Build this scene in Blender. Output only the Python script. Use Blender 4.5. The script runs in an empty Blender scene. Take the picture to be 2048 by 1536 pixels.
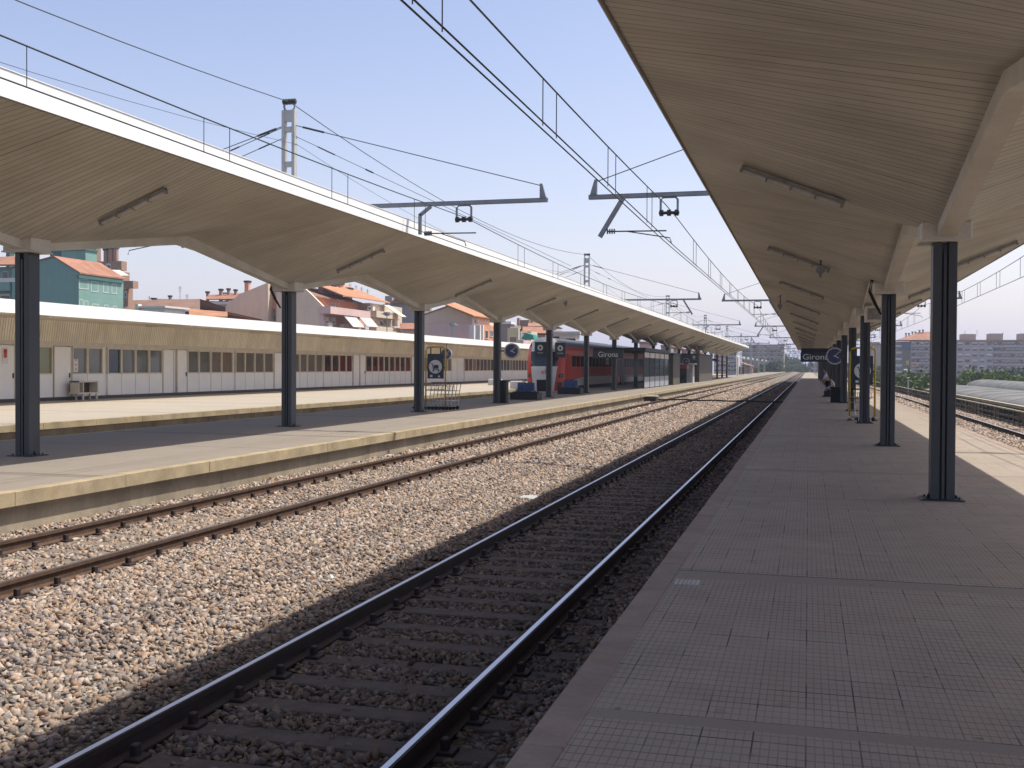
import bpy, math, random
import numpy as np
from mathutils import Vector, Matrix
random.seed(7); rng = np.random.default_rng(11)
scene = bpy.context.scene
COL = scene.collection
# ------------------------------------------------------------------ camera
F, YAW, PITCH, ROLL, CH = 2170.6, .2666, -.0159, .0052, 1.7342     # focal length in pixels of a 2048 wide frame
cam_d = bpy.data.cameras.new('camera'); cam = bpy.data.objects.new('camera', cam_d); COL.objects.link(cam)
cam_d.sensor_width = 36; cam_d.lens = 36 * F / 2048; cam_d.clip_start = .05; cam_d.clip_end = 6000
fwd = Vector((-math.sin(YAW) * math.cos(PITCH), math.cos(YAW) * math.cos(PITCH), math.sin(PITCH)))
right0 = Vector((math.cos(YAW), math.sin(YAW), 0)); up0 = right0.cross(fwd)
cr, sr = math.cos(ROLL), math.sin(ROLL)
right = right0 * cr + up0 * sr; up = up0 * cr - right0 * sr
cam.matrix_world = Matrix(((right.x, up.x, -fwd.x, 0), (right.y, up.y, -fwd.y, 0), (right.z, up.z, -fwd.z, CH), (0, 0, 0, 1)))
scene.camera = cam
def ray(u, v):
    d = fwd + right * ((u - 1024) / F) - up * ((v - 768) / F)
    return d
def at(u, v, X=None, Y=None, Z=None):                              # where a sight line meets a plane of the place
    d = ray(u, v)
    t = X / d.x if X is not None else (Y / d.y if Y is not None else (Z - CH) / d.z)
    return Vector((d.x * t, d.y * t, CH + d.z * t))
# ------------------------------------------------------------------ light
SUN_T = Vector((.48, .27, 1.0)).normalized()                        # direction towards the sun
elev = math.asin(SUN_T.z); azim = math.atan2(SUN_T.x, SUN_T.y)
world = bpy.data.worlds.new('World'); scene.world = world; world.use_nodes = True
nt = world.node_tree; bg = nt.nodes['Background']
sky = nt.nodes.new('ShaderNodeTexSky'); sky.sky_type = 'NISHITA'; sky.sun_disc = False
sky.sun_elevation = elev; sky.sun_rotation = azim; sky.altitude = 50; sky.air_density = 1.1; sky.dust_density = 3.0; sky.ozone_density = 2.0
def wn(kind, op=None, **kw):
    n = nt.nodes.new(kind)
    if op: n.operation = op
    return n
wtc = wn('ShaderNodeTexCoord'); wsep = wn('ShaderNodeSeparateXYZ'); nt.links.new(wtc.outputs['Generated'], wsep.inputs[0])
wtint = wn('ShaderNodeVectorMath', 'MULTIPLY'); nt.links.new(sky.outputs[0], wtint.inputs[0]); wtint.inputs[1].default_value = (1.03, .97, .93)
acc = wtint.outputs[0]                                               # summer haze: pale veil thickening towards the horizon
for k, c in ((-7.0, (2.6, 1.9, 0.0)), (-3.0, (.12, .15, 1.9)), (-22.0, (-.9, .2, 2.2))):
    m1 = wn('ShaderNodeMath', 'ABSOLUTE'); nt.links.new(wsep.outputs[2], m1.inputs[0])
    m2 = wn('ShaderNodeMath', 'MULTIPLY'); nt.links.new(m1.outputs[0], m2.inputs[0]); m2.inputs[1].default_value = k
    m3 = wn('ShaderNodeMath', 'EXPONENT'); nt.links.new(m2.outputs[0], m3.inputs[0])
    v1 = wn('ShaderNodeVectorMath', 'SCALE'); v1.inputs[0].default_value = c; nt.links.new(m3.outputs[0], v1.inputs['Scale'])
    v2 = wn('ShaderNodeVectorMath', 'ADD'); nt.links.new(acc, v2.inputs[0]); nt.links.new(v1.outputs[0], v2.inputs[1]); acc = v2.outputs[0]
nt.links.new(acc, bg.inputs[0]); bg.inputs[1].default_value = .15
sd = bpy.data.lights.new('sun', 'SUN'); sd.energy = 5.0; sd.angle = math.radians(.5); sd.color = (1, .97, .87)
so = bpy.data.objects.new('sun', sd); COL.objects.link(so); so.rotation_euler = SUN_T.to_track_quat('Z', 'Y').to_euler(); so.location = (0, 0, 60)
scene.view_settings.view_transform = 'Standard'; scene.view_settings.look = 'None'; scene.view_settings.exposure = .25; scene.view_settings.gamma = 1
scene.view_settings.use_curve_mapping = False
scene.cycles.max_bounces = 8; scene.cycles.diffuse_bounces = 5; scene.cycles.use_denoising = True
scene.cycles.volume_bounces = 0; scene.cycles.transparent_max_bounces = 12
# ------------------------------------------------------------------ materials
class N:
    def __init__(s, name):
        s.m = bpy.data.materials.new(name); s.m.use_nodes = True; s.t = s.m.node_tree
        s.b = s.t.nodes['Principled BSDF']
    def new(s, typ, **kw):
        n = s.t.nodes.new(typ)
        for k, v in kw.items():
            if hasattr(n, k): setattr(n, k, v)
            else: n.inputs[k.replace('_', ' ')].default_value = v
        return n
    def link(s, a, b): s.t.links.new(a, b)
    def put(s, inp, v):
        if hasattr(v, 'is_output'): s.link(v, inp)
        elif isinstance(v, tuple) and len(v) == 3 and inp.type == 'RGBA': inp.default_value = (*v, 1)
        else: inp.default_value = v
    def math(s, op, a, b=0.0, c=None, clamp=False):
        n = s.t.nodes.new('ShaderNodeMath'); n.operation = op; n.use_clamp = clamp
        s.put(n.inputs[0], a); s.put(n.inputs[1], b)
        if c is not None: s.put(n.inputs[2], c)
        return n.outputs[0]
    def mix(s, f, a, b, mode='MIX'):
        n = s.t.nodes.new('ShaderNodeMix'); n.data_type = 'RGBA'; n.blend_type = mode
        s.put(n.inputs[0], f); s.put(n.inputs[6], a); s.put(n.inputs[7], b)
        return n.outputs[2]
    def pos(s):
        g = s.t.nodes.new('ShaderNodeNewGeometry'); x = s.t.nodes.new('ShaderNodeSeparateXYZ'); s.link(g.outputs['Position'], x.inputs[0])
        return g.outputs['Position'], x.outputs
    def obj(s):
        g = s.t.nodes.new('ShaderNodeTexCoord'); x = s.t.nodes.new('ShaderNodeSeparateXYZ'); s.link(g.outputs['Object'], x.inputs[0])
        return g.outputs['Object'], x.outputs
    def noise(s, vec, scale, detail=4, rough=.6, dist=0):
        n = s.new('ShaderNodeTexNoise'); n.inputs['Scale'].default_value = scale; n.inputs['Detail'].default_value = detail
        n.inputs['Roughness'].default_value = rough; n.inputs['Distortion'].default_value = dist
        s.link(vec, n.inputs['Vector']); return n.outputs['Fac']
    def scaled(s, vec, sc):
        n = s.t.nodes.new('ShaderNodeMapping'); n.inputs['Scale'].default_value = sc; s.link(vec, n.inputs[0]); return n.outputs[0]
    def ramp(s, f, stops):
        n = s.t.nodes.new('ShaderNodeValToRGB'); e = n.color_ramp.elements
        while len(e) < len(stops): e.new(.5)
        for k, (p, c) in enumerate(stops):
            e[k].position = p; e[k].color = (*c, 1) if isinstance(c, tuple) else (c, c, c, 1)
        s.link(f, n.inputs[0]); return n.outputs[0]
    def bump(s, h, strength=.3, dist=.01):
        n = s.t.nodes.new('ShaderNodeBump'); n.inputs['Strength'].default_value = strength; n.inputs['Distance'].default_value = dist
        s.link(h, n.inputs['Height']); s.link(n.outputs[0], s.b.inputs['Normal']); return n
    def done(s, col=None, rough=None, metal=None, spec=None):
        if col is not None: s.put(s.b.inputs['Base Color'], col)
        if rough is not None: s.put(s.b.inputs['Roughness'], rough)
        if metal is not None: s.b.inputs['Metallic'].default_value = metal
        if spec is not None: s.b.inputs['Specular IOR Level'].default_value = spec
        return s.m
def dirty(name, col, dark=.72, scale=3.0, rough=.6, metal=0, spec=.4, streak=False, fine=25, world=False):
    """plain surface with blotchy wear of its own"""
    n = N(name); v, _ = n.pos() if world else n.obj()
    a = n.noise(n.scaled(v, (1, 1, .25) if streak else (1, 1, 1)), scale, 5, .65)
    b = n.noise(v, fine, 3, .5)
    f = n.ramp(n.math('ADD', n.math('MULTIPLY', a, .75), n.math('MULTIPLY', b, .25)), [(.35, 0.0), (.62, 1.0)])
    c = n.mix(f, tuple(x * dark for x in col), col)
    n.bump(b, .08, .004)
    return n.done(c, rough, metal, spec)
def groove(n, coord, pitch, width):                                  # 1 inside a groove line, 0 elsewhere
    fr = n.math('FRACT', n.math('DIVIDE', coord, pitch))
    return n.math('LESS_THAN', fr, width / pitch)

def slat_material(name, col, pitch=.15, axis=1, wear=.8, gw=.016):
    n = N(name); v, x = n.pos()
    g = groove(n, x[axis], pitch, gw)
    a = n.noise(n.scaled(v, (1, 1, 1)), .55, 4, .6)
    per = n.new('ShaderNodeTexWhiteNoise', noise_dimensions='1D'); n.link(n.math('FLOOR', n.math('DIVIDE', x[axis], pitch)), per.inputs['W'])
    b = n.math('MULTIPLY_ADD', per.outputs['Value'], .10, .92)
    f = n.ramp(a, [(.35, wear), (.6, 1.0)])
    c = n.mix(1.0, f, col, 'MULTIPLY')
    cc = n.new('ShaderNodeVectorMath', operation='SCALE'); n.link(c, cc.inputs[0]); n.link(b, cc.inputs['Scale'])
    st = n.ramp(n.noise(n.scaled(v, (.5, 2.2, .5)), 1.1, 5, .7), [(.52, 0.0), (.72, .30)])
    base = n.mix(st, cc.outputs[0], tuple(k * m for k, m in zip(col, (.62, .52, .40))))
    jn = groove(n, n.math('ADD', x[1], 100.0 - YR + .01), BAY / 2, .03)
    c = n.mix(n.math('MAXIMUM', n.math('MULTIPLY', g, .66), n.math('MULTIPLY', jn, .5)), base, tuple(k * .16 for k in col))
    n.bump(n.math('SUBTRACT', 1.0, g), .5, .012)
    return n.done(c, .5, 0, .35)

def platform_material(name, base, joint_y0, joint_step, grid=True, worn=.8):
    n = N(name); v, x = n.pos()
    big = n.noise(v, .35, 5, .6); mid = n.noise(v, 2.2, 5, .65); fine = n.noise(v, 40, 3, .6)
    col = n.ramp(n.math('ADD', n.math('MULTIPLY', big, .5), n.math('MULTIPLY', mid, .5)), [(.36, tuple(c * worn for c in base)), (.62, base)])
    if grid:
        tx = n.math('FLOOR', n.math('DIVIDE', n.math('ADD', x[0], 24.0), .24)); ty = n.math('FLOOR', n.math('DIVIDE', n.math('ADD', x[1], 28.5), .285))
        cv = n.new('ShaderNodeCombineXYZ'); n.link(tx, cv.inputs[0]); n.link(ty, cv.inputs[1])
        wn = n.new('ShaderNodeTexWhiteNoise', noise_dimensions='3D'); n.link(cv.outputs[0], wn.inputs['Vector'])
        sc = n.new('ShaderNodeVectorMath', operation='SCALE'); n.link(col, sc.inputs[0]); n.link(n.math('MULTIPLY_ADD', wn.outputs['Value'], .08, .96), sc.inputs['Scale'])
        warm = n.mix(n.math('MULTIPLY', n.math('GREATER_THAN', wn.outputs['Value'], .86), .25), sc.outputs[0], tuple(b * k for b, k in zip(base, (.95, .78, .72))))
        gx = n.math('MULTIPLY', groove(n, n.math('ADD', x[0], 24.0), .04, .0066), .72); gy = groove(n, n.math('ADD', x[1], 28.5), .095, .011)
        jx = groove(n, n.math('ADD', x[0], 24.0), .24, .008); jy = groove(n, n.math('ADD', x[1], 28.5), .285, .012)
        gg = n.math('MAXIMUM', gx, gy); jj = n.math('MAXIMUM', jx, jy)
        patchy = n.ramp(n.noise(v, .8, 4, .7), [(.36, .5), (.62, 1.0)])
        c = n.mix(n.math('MULTIPLY', gg, n.math('MULTIPLY', patchy, .55)), warm, (.06, .045, .042))
        rnd = n.ramp(n.noise(v, 1.3, 3, .7), [(.48, .12), (.60, .85)])
        c = n.mix(n.math('MULTIPLY', jj, rnd), c, (.035, .03, .035))
        h = n.math('SUBTRACT', 1.0, n.math('MAXIMUM', gg, jj))
    else:
        jx = groove(n, n.math('ADD', x[0], 40.0), .4, .012); jy = groove(n, n.math('ADD', x[1], 20.0), .4, .01)
        jj = n.math('MAXIMUM', jx, n.math('MULTIPLY', jy, .5))
        c = n.mix(n.math('MULTIPLY', jj, .32), col, tuple(b * .45 for b in base)); h = fine
    # cross joints cast in concrete
    jf = n.math('FRACT', n.math('DIVIDE', n.math('SUBTRACT', x[1], joint_y0 - 200 * joint_step), joint_step))
    wob = n.math('MULTIPLY', n.math('SUBTRACT', mid, .5), .01)
    strip = n.math('LESS_THAN', n.math('ADD', jf, wob), .034)
    jf2 = n.math('FRACT', n.math('ADD', jf, .384)); strip = n.math('MAXIMUM', strip, n.math('LESS_THAN', n.math('ADD', jf2, wob), .014))
    c = n.mix(strip, c, n.mix(fine, (base[0] * .62, base[1] * .62, base[2] * .64), (base[0] * .85, base[1] * .85, base[2] * .86)))
    edge = n.math('LESS_THAN', n.math('ABSOLUTE', n.math('SUBTRACT', n.math('ADD', jf, wob), .034)), .0016)
    c = n.mix(n.math('MULTIPLY', edge, .75), c, (.03, .028, .028))
    gum = n.new('ShaderNodeTexVoronoi'); gum.inputs['Scale'].default_value = 1.7; n.link(v, gum.inputs['Vector'])
    c = n.mix(n.math('MULTIPLY', n.math('LESS_THAN', gum.outputs['Distance'], .035), .45), c, (.05, .045, .042))
    spots = n.ramp(n.noise(v, 5.5, 2, .5), [(.66, 0.0), (.72, .35)])
    c = n.mix(spots, c, tuple(b * .5 for b in base))
    n.bump(n.math('MULTIPLY', h, n.math('SUBTRACT', 1.0, strip)), .35, .006)
    return n.done(c, .82, 0, .25)

def concrete(name, base, scale=1.3, dark=.6, streak=False, rough=.85):
    n = N(name); v, x = n.pos()
    a = n.noise(n.scaled(v, (1, 1, .3) if streak else (1, 1, 1)), scale, 6, .68); b = n.noise(v, 30, 4, .6)
    f = n.ramp(n.math('ADD', n.math('MULTIPLY', a, .8), n.math('MULTIPLY', b, .2)), [(.36, 0.0), (.6, 1.0)])
    c = n.mix(f, tuple(k * dark for k in base), base)
    c = n.mix(n.ramp(n.noise(n.scaled(v, (.5, .5, .5)), 3.1, 3, .5), [(.62, 0.0), (.7, .5)]), c, tuple(k * s for k, s in zip(base, (.75, .62, .42))))
    n.bump(b, .25, .006)
    return n.done(c, rough, 0, .2)

def stone_material(name, cols, rust_and_shade=True):
    n = N(name); g = n.t.nodes.new('ShaderNodeNewGeometry')
    c = n.ramp(g.outputs['Random Per Island'], [(i / len(cols), k) for i, k in enumerate(cols)])
    n.t.nodes[c.node.name].color_ramp.interpolation = 'CONSTANT'
    v, x = n.pos(); f = n.noise(v, 60, 3, .6)
    c = n.mix(n.ramp(f, [(.35, 0.0), (.65, 1.0)]), n.mix(.45, c, (.09, .08, .07)), c)
    if rust_and_shade:                                                  # brake dust and rust, plus canopy shade painted into the near track's stones
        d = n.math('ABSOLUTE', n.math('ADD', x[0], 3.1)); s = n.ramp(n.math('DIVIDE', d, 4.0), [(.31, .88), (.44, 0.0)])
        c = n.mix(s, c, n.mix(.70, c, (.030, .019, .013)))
    return n.done(c, .85, 0, .25)

def bed_material(name):
    n = N(name); v, x = n.pos()
    vo = n.new('ShaderNodeTexVoronoi'); vo.inputs['Scale'].default_value = 17; n.link(v, vo.inputs['Vector'])
    sep = n.new('ShaderNodeSeparateColor'); n.link(vo.outputs['Color'], sep.inputs[0])
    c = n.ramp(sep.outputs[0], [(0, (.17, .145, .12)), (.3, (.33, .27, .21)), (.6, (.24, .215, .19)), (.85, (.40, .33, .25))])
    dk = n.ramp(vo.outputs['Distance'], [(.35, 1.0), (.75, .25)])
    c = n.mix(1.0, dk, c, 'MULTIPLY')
    d = n.math('ABSOLUTE', n.math('ADD', x[0], 3.1)); s = n.ramp(n.math('DIVIDE', d, 4.0), [(.31, .88), (.44, 0.0)])  # near track band: rust together with canopy shade put into the bed colour
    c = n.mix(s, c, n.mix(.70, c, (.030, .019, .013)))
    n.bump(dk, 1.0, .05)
    return n.done(c, .9, 0, .15)

def tile_roof(name, col):
    n = N(name); v, x = n.pos()
    w = n.new('ShaderNodeTexWave'); w.inputs['Scale'].default_value = 1.1; w.inputs['Distortion'].default_value = .3; w.bands_direction = 'Y'; n.link(v, w.inputs[0])
    a = n.noise(v, .5, 5, .7); b = n.noise(v, 6, 2, .6)
    c = n.mix(n.ramp(a, [(.35, 0.0), (.65, 1.0)]), tuple(k * .6 for k in col), col)
    c = n.mix(n.math('MULTIPLY', w.outputs['Fac'], .3), c, tuple(k * .35 for k in col))
    c = n.mix(n.math('MULTIPLY', b, .4), c, tuple(k * .7 for k in col))
    return n.done(c, .85, 0, .2)
def brick_wall(name, col):
    n = N(name); v, x = n.pos()
    a = n.noise(v, .22, 5, .6); b = n.noise(n.scaled(v, (2, 2, .4)), .6, 4, .6)
    c = n.mix(n.ramp(n.math('ADD', n.math('MULTIPLY', a, .5), n.math('MULTIPLY', b, .5)), [(.35, 0.0), (.65, 1.0)]), tuple(k * .84 for k in col), col)
    g = groove(n, x[2], 3.0, .07)
    g2 = n.math('MAXIMUM', groove(n, n.math('ADD', x[0], 900.0), 3.4, .05), groove(n, n.math('ADD', x[1], 900.0), 3.4, .05))
    c = n.mix(n.math('MULTIPLY', n.math('MAXIMUM', g, g2), .22), c, tuple(k * .5 for k in col))
    return n.done(c, .9, 0, .15)
def glass(name, tint=(.03, .04, .045), rough=.04):
    n = N(name); v, x = n.obj()
    return n.done(n.mix(n.noise(v, .9, 2, .5), tuple(k * .6 for k in tint), tint), rough, 0, .6)
def emitless_text(name, col): return dirty(name, col, .9, 6, .5)
def leaf(name, cols):
    n = N(name); g = n.t.nodes.new('ShaderNodeNewGeometry')
    c = n.ramp(g.outputs['Random Per Island'], [(i / len(cols), k) for i, k in enumerate(cols)])
    n.b.inputs['Subsurface Weight'].default_value = 0
    tr = n.t.nodes.new('ShaderNodeBsdfTranslucent'); n.link(c, tr.inputs[0]); ms = n.t.nodes.new('ShaderNodeMixShader'); ms.inputs[0].default_value = .25
    n.done(c, .7, 0, .25); out = n.t.nodes['Material Output']
    n.link(n.b.outputs[0], ms.inputs[1]); n.link(tr.outputs[0], ms.inputs[2]); n.link(ms.outputs[0], out.inputs[0]); return n.m
def wagon_roof(name):
    n = N(name); v, x = n.pos()
    g = groove(n, n.math('ADD', x[1], 100.0), 6.0, .12); a = n.noise(n.scaled(v, (.3, .12, 1)), 1.5, 5, .65)
    c = n.mix(n.ramp(a, [(.35, 0.0), (.65, 1.0)]), (.10, .095, .085), (.165, .155, .14)); c = n.mix(n.math('MULTIPLY', g, .3), c, (.19, .18, .165))
    return n.done(c, .6, 0, .35)

M = {}
YR, BAY = 15.41, 10.3558
M['steel'] = dirty('column_steel_paint', (.050, .056, .064), .7, 2.5, .42, 0, .5, True)
M['steel_dark'] = dirty('dark_steel_paint', (.022, .026, .033), .7, 2.5, .5, 0, .4)
M['white_fascia'] = dirty('white_fascia_paint', (.82, .81, .78), .93, .7, .45, 0, .4, True)
M['cream'] = dirty('cream_beam_paint', (.66, .60, .50), .78, 1.2, .5, 0, .4)
M['soffit'] = slat_material('cream_slat_soffit', (.62, .57, .465))
M['soffit_b'] = slat_material('station_slat_soffit', (.86, .79, .64), .16, gw=.03)
M['roof_grey'] = dirty('roof_sheet', (.35, .35, .34), .7, .5, .6)
M['plat_near'] = platform_material('near_platform_tiles', (.345, .284, .230), 9.0, 9.7, True)
M['plat_far'] = platform_material('far_platform_paving', (.235, .20, .165), 4.1, 9.7, False, .88)
M['plat_stn'] = platform_material('station_platform_paving', (.36, .31, .25), 4.1, 9.7, False, .88)
M['coping'] = concrete('near_coping_stone', (.31, .235, .19), 2.2, .72)
M['coping_far'] = concrete('far_coping_concrete', (.37, .295, .19), 1.4, .62)
M['wall_conc'] = concrete('platform_wall_concrete', (.34, .285, .21), .8, .5, True)
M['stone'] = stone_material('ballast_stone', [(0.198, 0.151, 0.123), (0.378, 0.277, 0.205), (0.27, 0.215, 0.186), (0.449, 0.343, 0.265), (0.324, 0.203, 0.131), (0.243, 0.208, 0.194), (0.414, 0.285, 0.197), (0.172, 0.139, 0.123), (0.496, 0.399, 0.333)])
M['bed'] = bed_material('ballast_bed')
n_ = N('rail_steel_worn'); v_, x_ = n_.obj()
M['rail_top'] = n_.done(n_.mix(n_.noise(v_, 3, 3, .6), (.62, .62, .68), (.74, .74, .80)), .40, 1.0)
M['rail_top_rust'] = dirty('rail_head_dull', (.20, .17, .16), .7, 6, .38, .7)
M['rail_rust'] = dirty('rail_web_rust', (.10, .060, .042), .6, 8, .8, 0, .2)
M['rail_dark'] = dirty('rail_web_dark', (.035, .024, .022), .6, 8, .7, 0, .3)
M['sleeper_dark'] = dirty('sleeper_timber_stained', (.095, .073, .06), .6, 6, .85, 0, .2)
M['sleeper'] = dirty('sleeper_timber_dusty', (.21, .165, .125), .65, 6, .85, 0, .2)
M['clip'] = dirty('fastening_iron', (.035, .022, .02), .7, 10, .7, .2)
M['ground'] = concrete('street_asphalt', (.11, .105, .10), .1, .6)
M['white_wall'] = dirty('white_panel_wall', (.84, .83, .80), .92, 1.2, .5, 0, .35)
M['white_frame'] = dirty('cream_window_frame', (.62, .56, .46), .85, 2, .5)
M['pane_dim'] = glass('office_pane_grey', (.20, .20, .17), .06)
M['pane_dark'] = glass('office_pane_dark', (.035, .045, .055), .04)
M['pane_green'] = glass('office_pane_green', (.28, .30, .15), .08)
M['pane_reflection'] = glass('office_pane_train_reflection', (.09, .03, .03), .05)  # reflection of the red train painted as the pane's colour
M['black'] = dirty('black_plastic', (.012, .012, .014), .7, 6, .45)
M['grey_metal'] = dirty('galvanised_steel', (.27, .285, .30), .75, 4, .5, .4)
M['mast'] = dirty('mast_galvanised', (.44, .44, .43), .8, 3, .55, .1)
M['wire'] = dirty('catenary_wire', (.045, .055, .06), .7, 5, .5, .3)
M['insul'] = dirty('insulator_glaze', (.05, .05, .05), .7, 8, .3)
M['lamp_case'] = dirty('lamp_housing', (.30, .27, .225), .6, 6, .5)
M['lamp_tube'] = dirty('lamp_diffuser', (.55, .52, .47), .8, 6, .25)
M['train_red'] = dirty('train_red_paint', (.64, .05, .03), .85, 1.5, .3, 0, .5)
M['train_white'] = dirty('train_white_paint', (.66, .65, .62), .85, 1.5, .35, 0, .5)
M['train_grey'] = dirty('train_roof_grey', (.055, .06, .07), .7, 1.5, .5)
M['train_under'] = dirty('train_underframe', (.02, .02, .022), .7, 3, .7)
M['glass_dark'] = glass('train_glass', (.012, .018, .025), .03)
M['blue_seat'] = dirty('blue_seat_plastic', (.025, .06, .18), .8, 4, .4)
M['dark_plinth'] = dirty('bench_plinth', (.025, .025, .03), .7, 4, .7)
M['sign_slate'] = dirty('sign_slate_blue', (.03, .045, .062), .85, 3, .4)
M['sign_white'] = dirty('sign_white_print', (.68, .68, .66), .93, 8, .5)
M['clock_blue'] = dirty('clock_face_blue', (.045, .055, .135), .9, 5, .35)
M['clock_rim'] = dirty('clock_rim', (.42, .42, .42), .8, 6, .35, .5)
M['hand'] = dirty('clock_hand', (.72, .68, .55), .9, 8, .5)
M['yellow'] = dirty('yellow_tube_paint', (.62, .40, .02), .8, 5, .4)
M['chrome'] = dirty('trolley_chrome', (.46, .46, .46), .7, 8, .3, .8)
M['rubber'] = dirty('rubber', (.015, .015, .015), .7, 8, .8)
M['teal'] = brick_wall('teal_render', (.20, .335, .295)); M['teal_dark'] = dirty('teal_trim', (.05, .14, .13), .8, 1, .8)
M['beige'] = brick_wall('beige_party_wall', (.72, .56, .43)); M['brown_brick'] = brick_wall('brown_brick', (.34, .22, .165))
M['pink'] = brick_wall('pink_render', (.62, .33, .26)); M['pink_pale'] = brick_wall('pale_pink_render', (.66, .46, .42)); M['cream_wall'] = brick_wall('cream_render', (.62, .52, .40))
M['orange_wall'] = brick_wall('orange_render', (.62, .28, .16)); M['grey_wall'] = brick_wall('grey_render', (.30, .27, .27)); M['white_house'] = brick_wall('whitewash', (.66, .63, .58))
M['green_wall'] = brick_wall('pale_green_render', (.52, .56, .38)); M['mauve_wall'] = brick_wall('mauve_apartment', (.40, .34, .36)); M['flat_grey'] = brick_wall('flat_apartment', (.37, .32, .30))
M['tiles'] = tile_roof('terracotta_tiles', (.42, .205, .135)); M['tiles_old'] = tile_roof('old_brown_tiles', (.30, .18, .13)); M['tiles_new'] = tile_roof('new_orange_tiles', (.54, .26, .145))
M['shutter'] = dirty('white_shutter', (.64, .61, .56), .85, 2, .6); M['house_glass'] = glass('house_window', (.06, .065, .075), .08)
M['awning'] = dirty('canvas_awning', (.66, .60, .52), .85, 2, .8); M['awning_grey'] = dirty('grey_awning', (.50, .47, .45), .85, 2, .8)
M['green_net'] = dirty('green_netting', (.04, .26, .20), .7, 2, .8); M['blue_panel'] = dirty('blue_panel', (.07, .11, .26), .8, 2, .5)
M['red_roof'] = dirty('red_canopy_sheet', (.42, .05, .05), .8, 2, .6)
M['vault'] = wagon_roof('vault_roof_sheet'); M['gutter'] = concrete('gutter_concrete', (.42, .38, .29), 2, .6)
M['bark'] = dirty('bark', (.10, .075, .055), .6, 4, .9)
M['leaf_a'] = leaf('leaves_mid', [(.030, .055, .012), (.045, .080, .018), (.060, .095, .022), (.035, .065, .020), (.085, .115, .030)])
M['leaf_b'] = leaf('leaves_dark', [(.016, .034, .016), (.026, .048, .020), (.036, .060, .022), (.02, .04, .018)])
M['skin'] = dirty('skin', (.45, .27, .19), .9, 6, .55); M['hair'] = dirty('dark_hair', (.02, .014, .01), .7, 10, .5)
M['shirt'] = dirty('pale_shirt', (.58, .60, .72), .85, 5, .8); M['trouser'] = dirty('dark_trousers', (.018, .018, .022), .7, 5, .9); M['khaki'] = dirty('khaki_cloth', (.30, .26, .19), .8, 5, .9)
M['bag'] = dirty('pink_white_bag', (.62, .50, .58), .8, 8, .7); M['shoe'] = dirty('shoe_black', (.012, .012, .012), .7, 8, .5)
M['red_machine'] = dirty('machine_red', (.30, .03, .03), .8, 3, .4); M['clear_glass'] = None
n_ = N('shelter_glass'); n_.b.inputs['Transmission Weight'].default_value = .0
n_.b.inputs['Alpha'].default_value = .35; M['clear_glass'] = n_.done((.10, .13, .12), .05, 0, .5)
M['shelter_dark'] = dirty('shelter_brown_panel', (.085, .07, .055), .8, 2, .6); M['frost'] = dirty('frosted_panel', (.30, .32, .36), .9, 3, .4)

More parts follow.
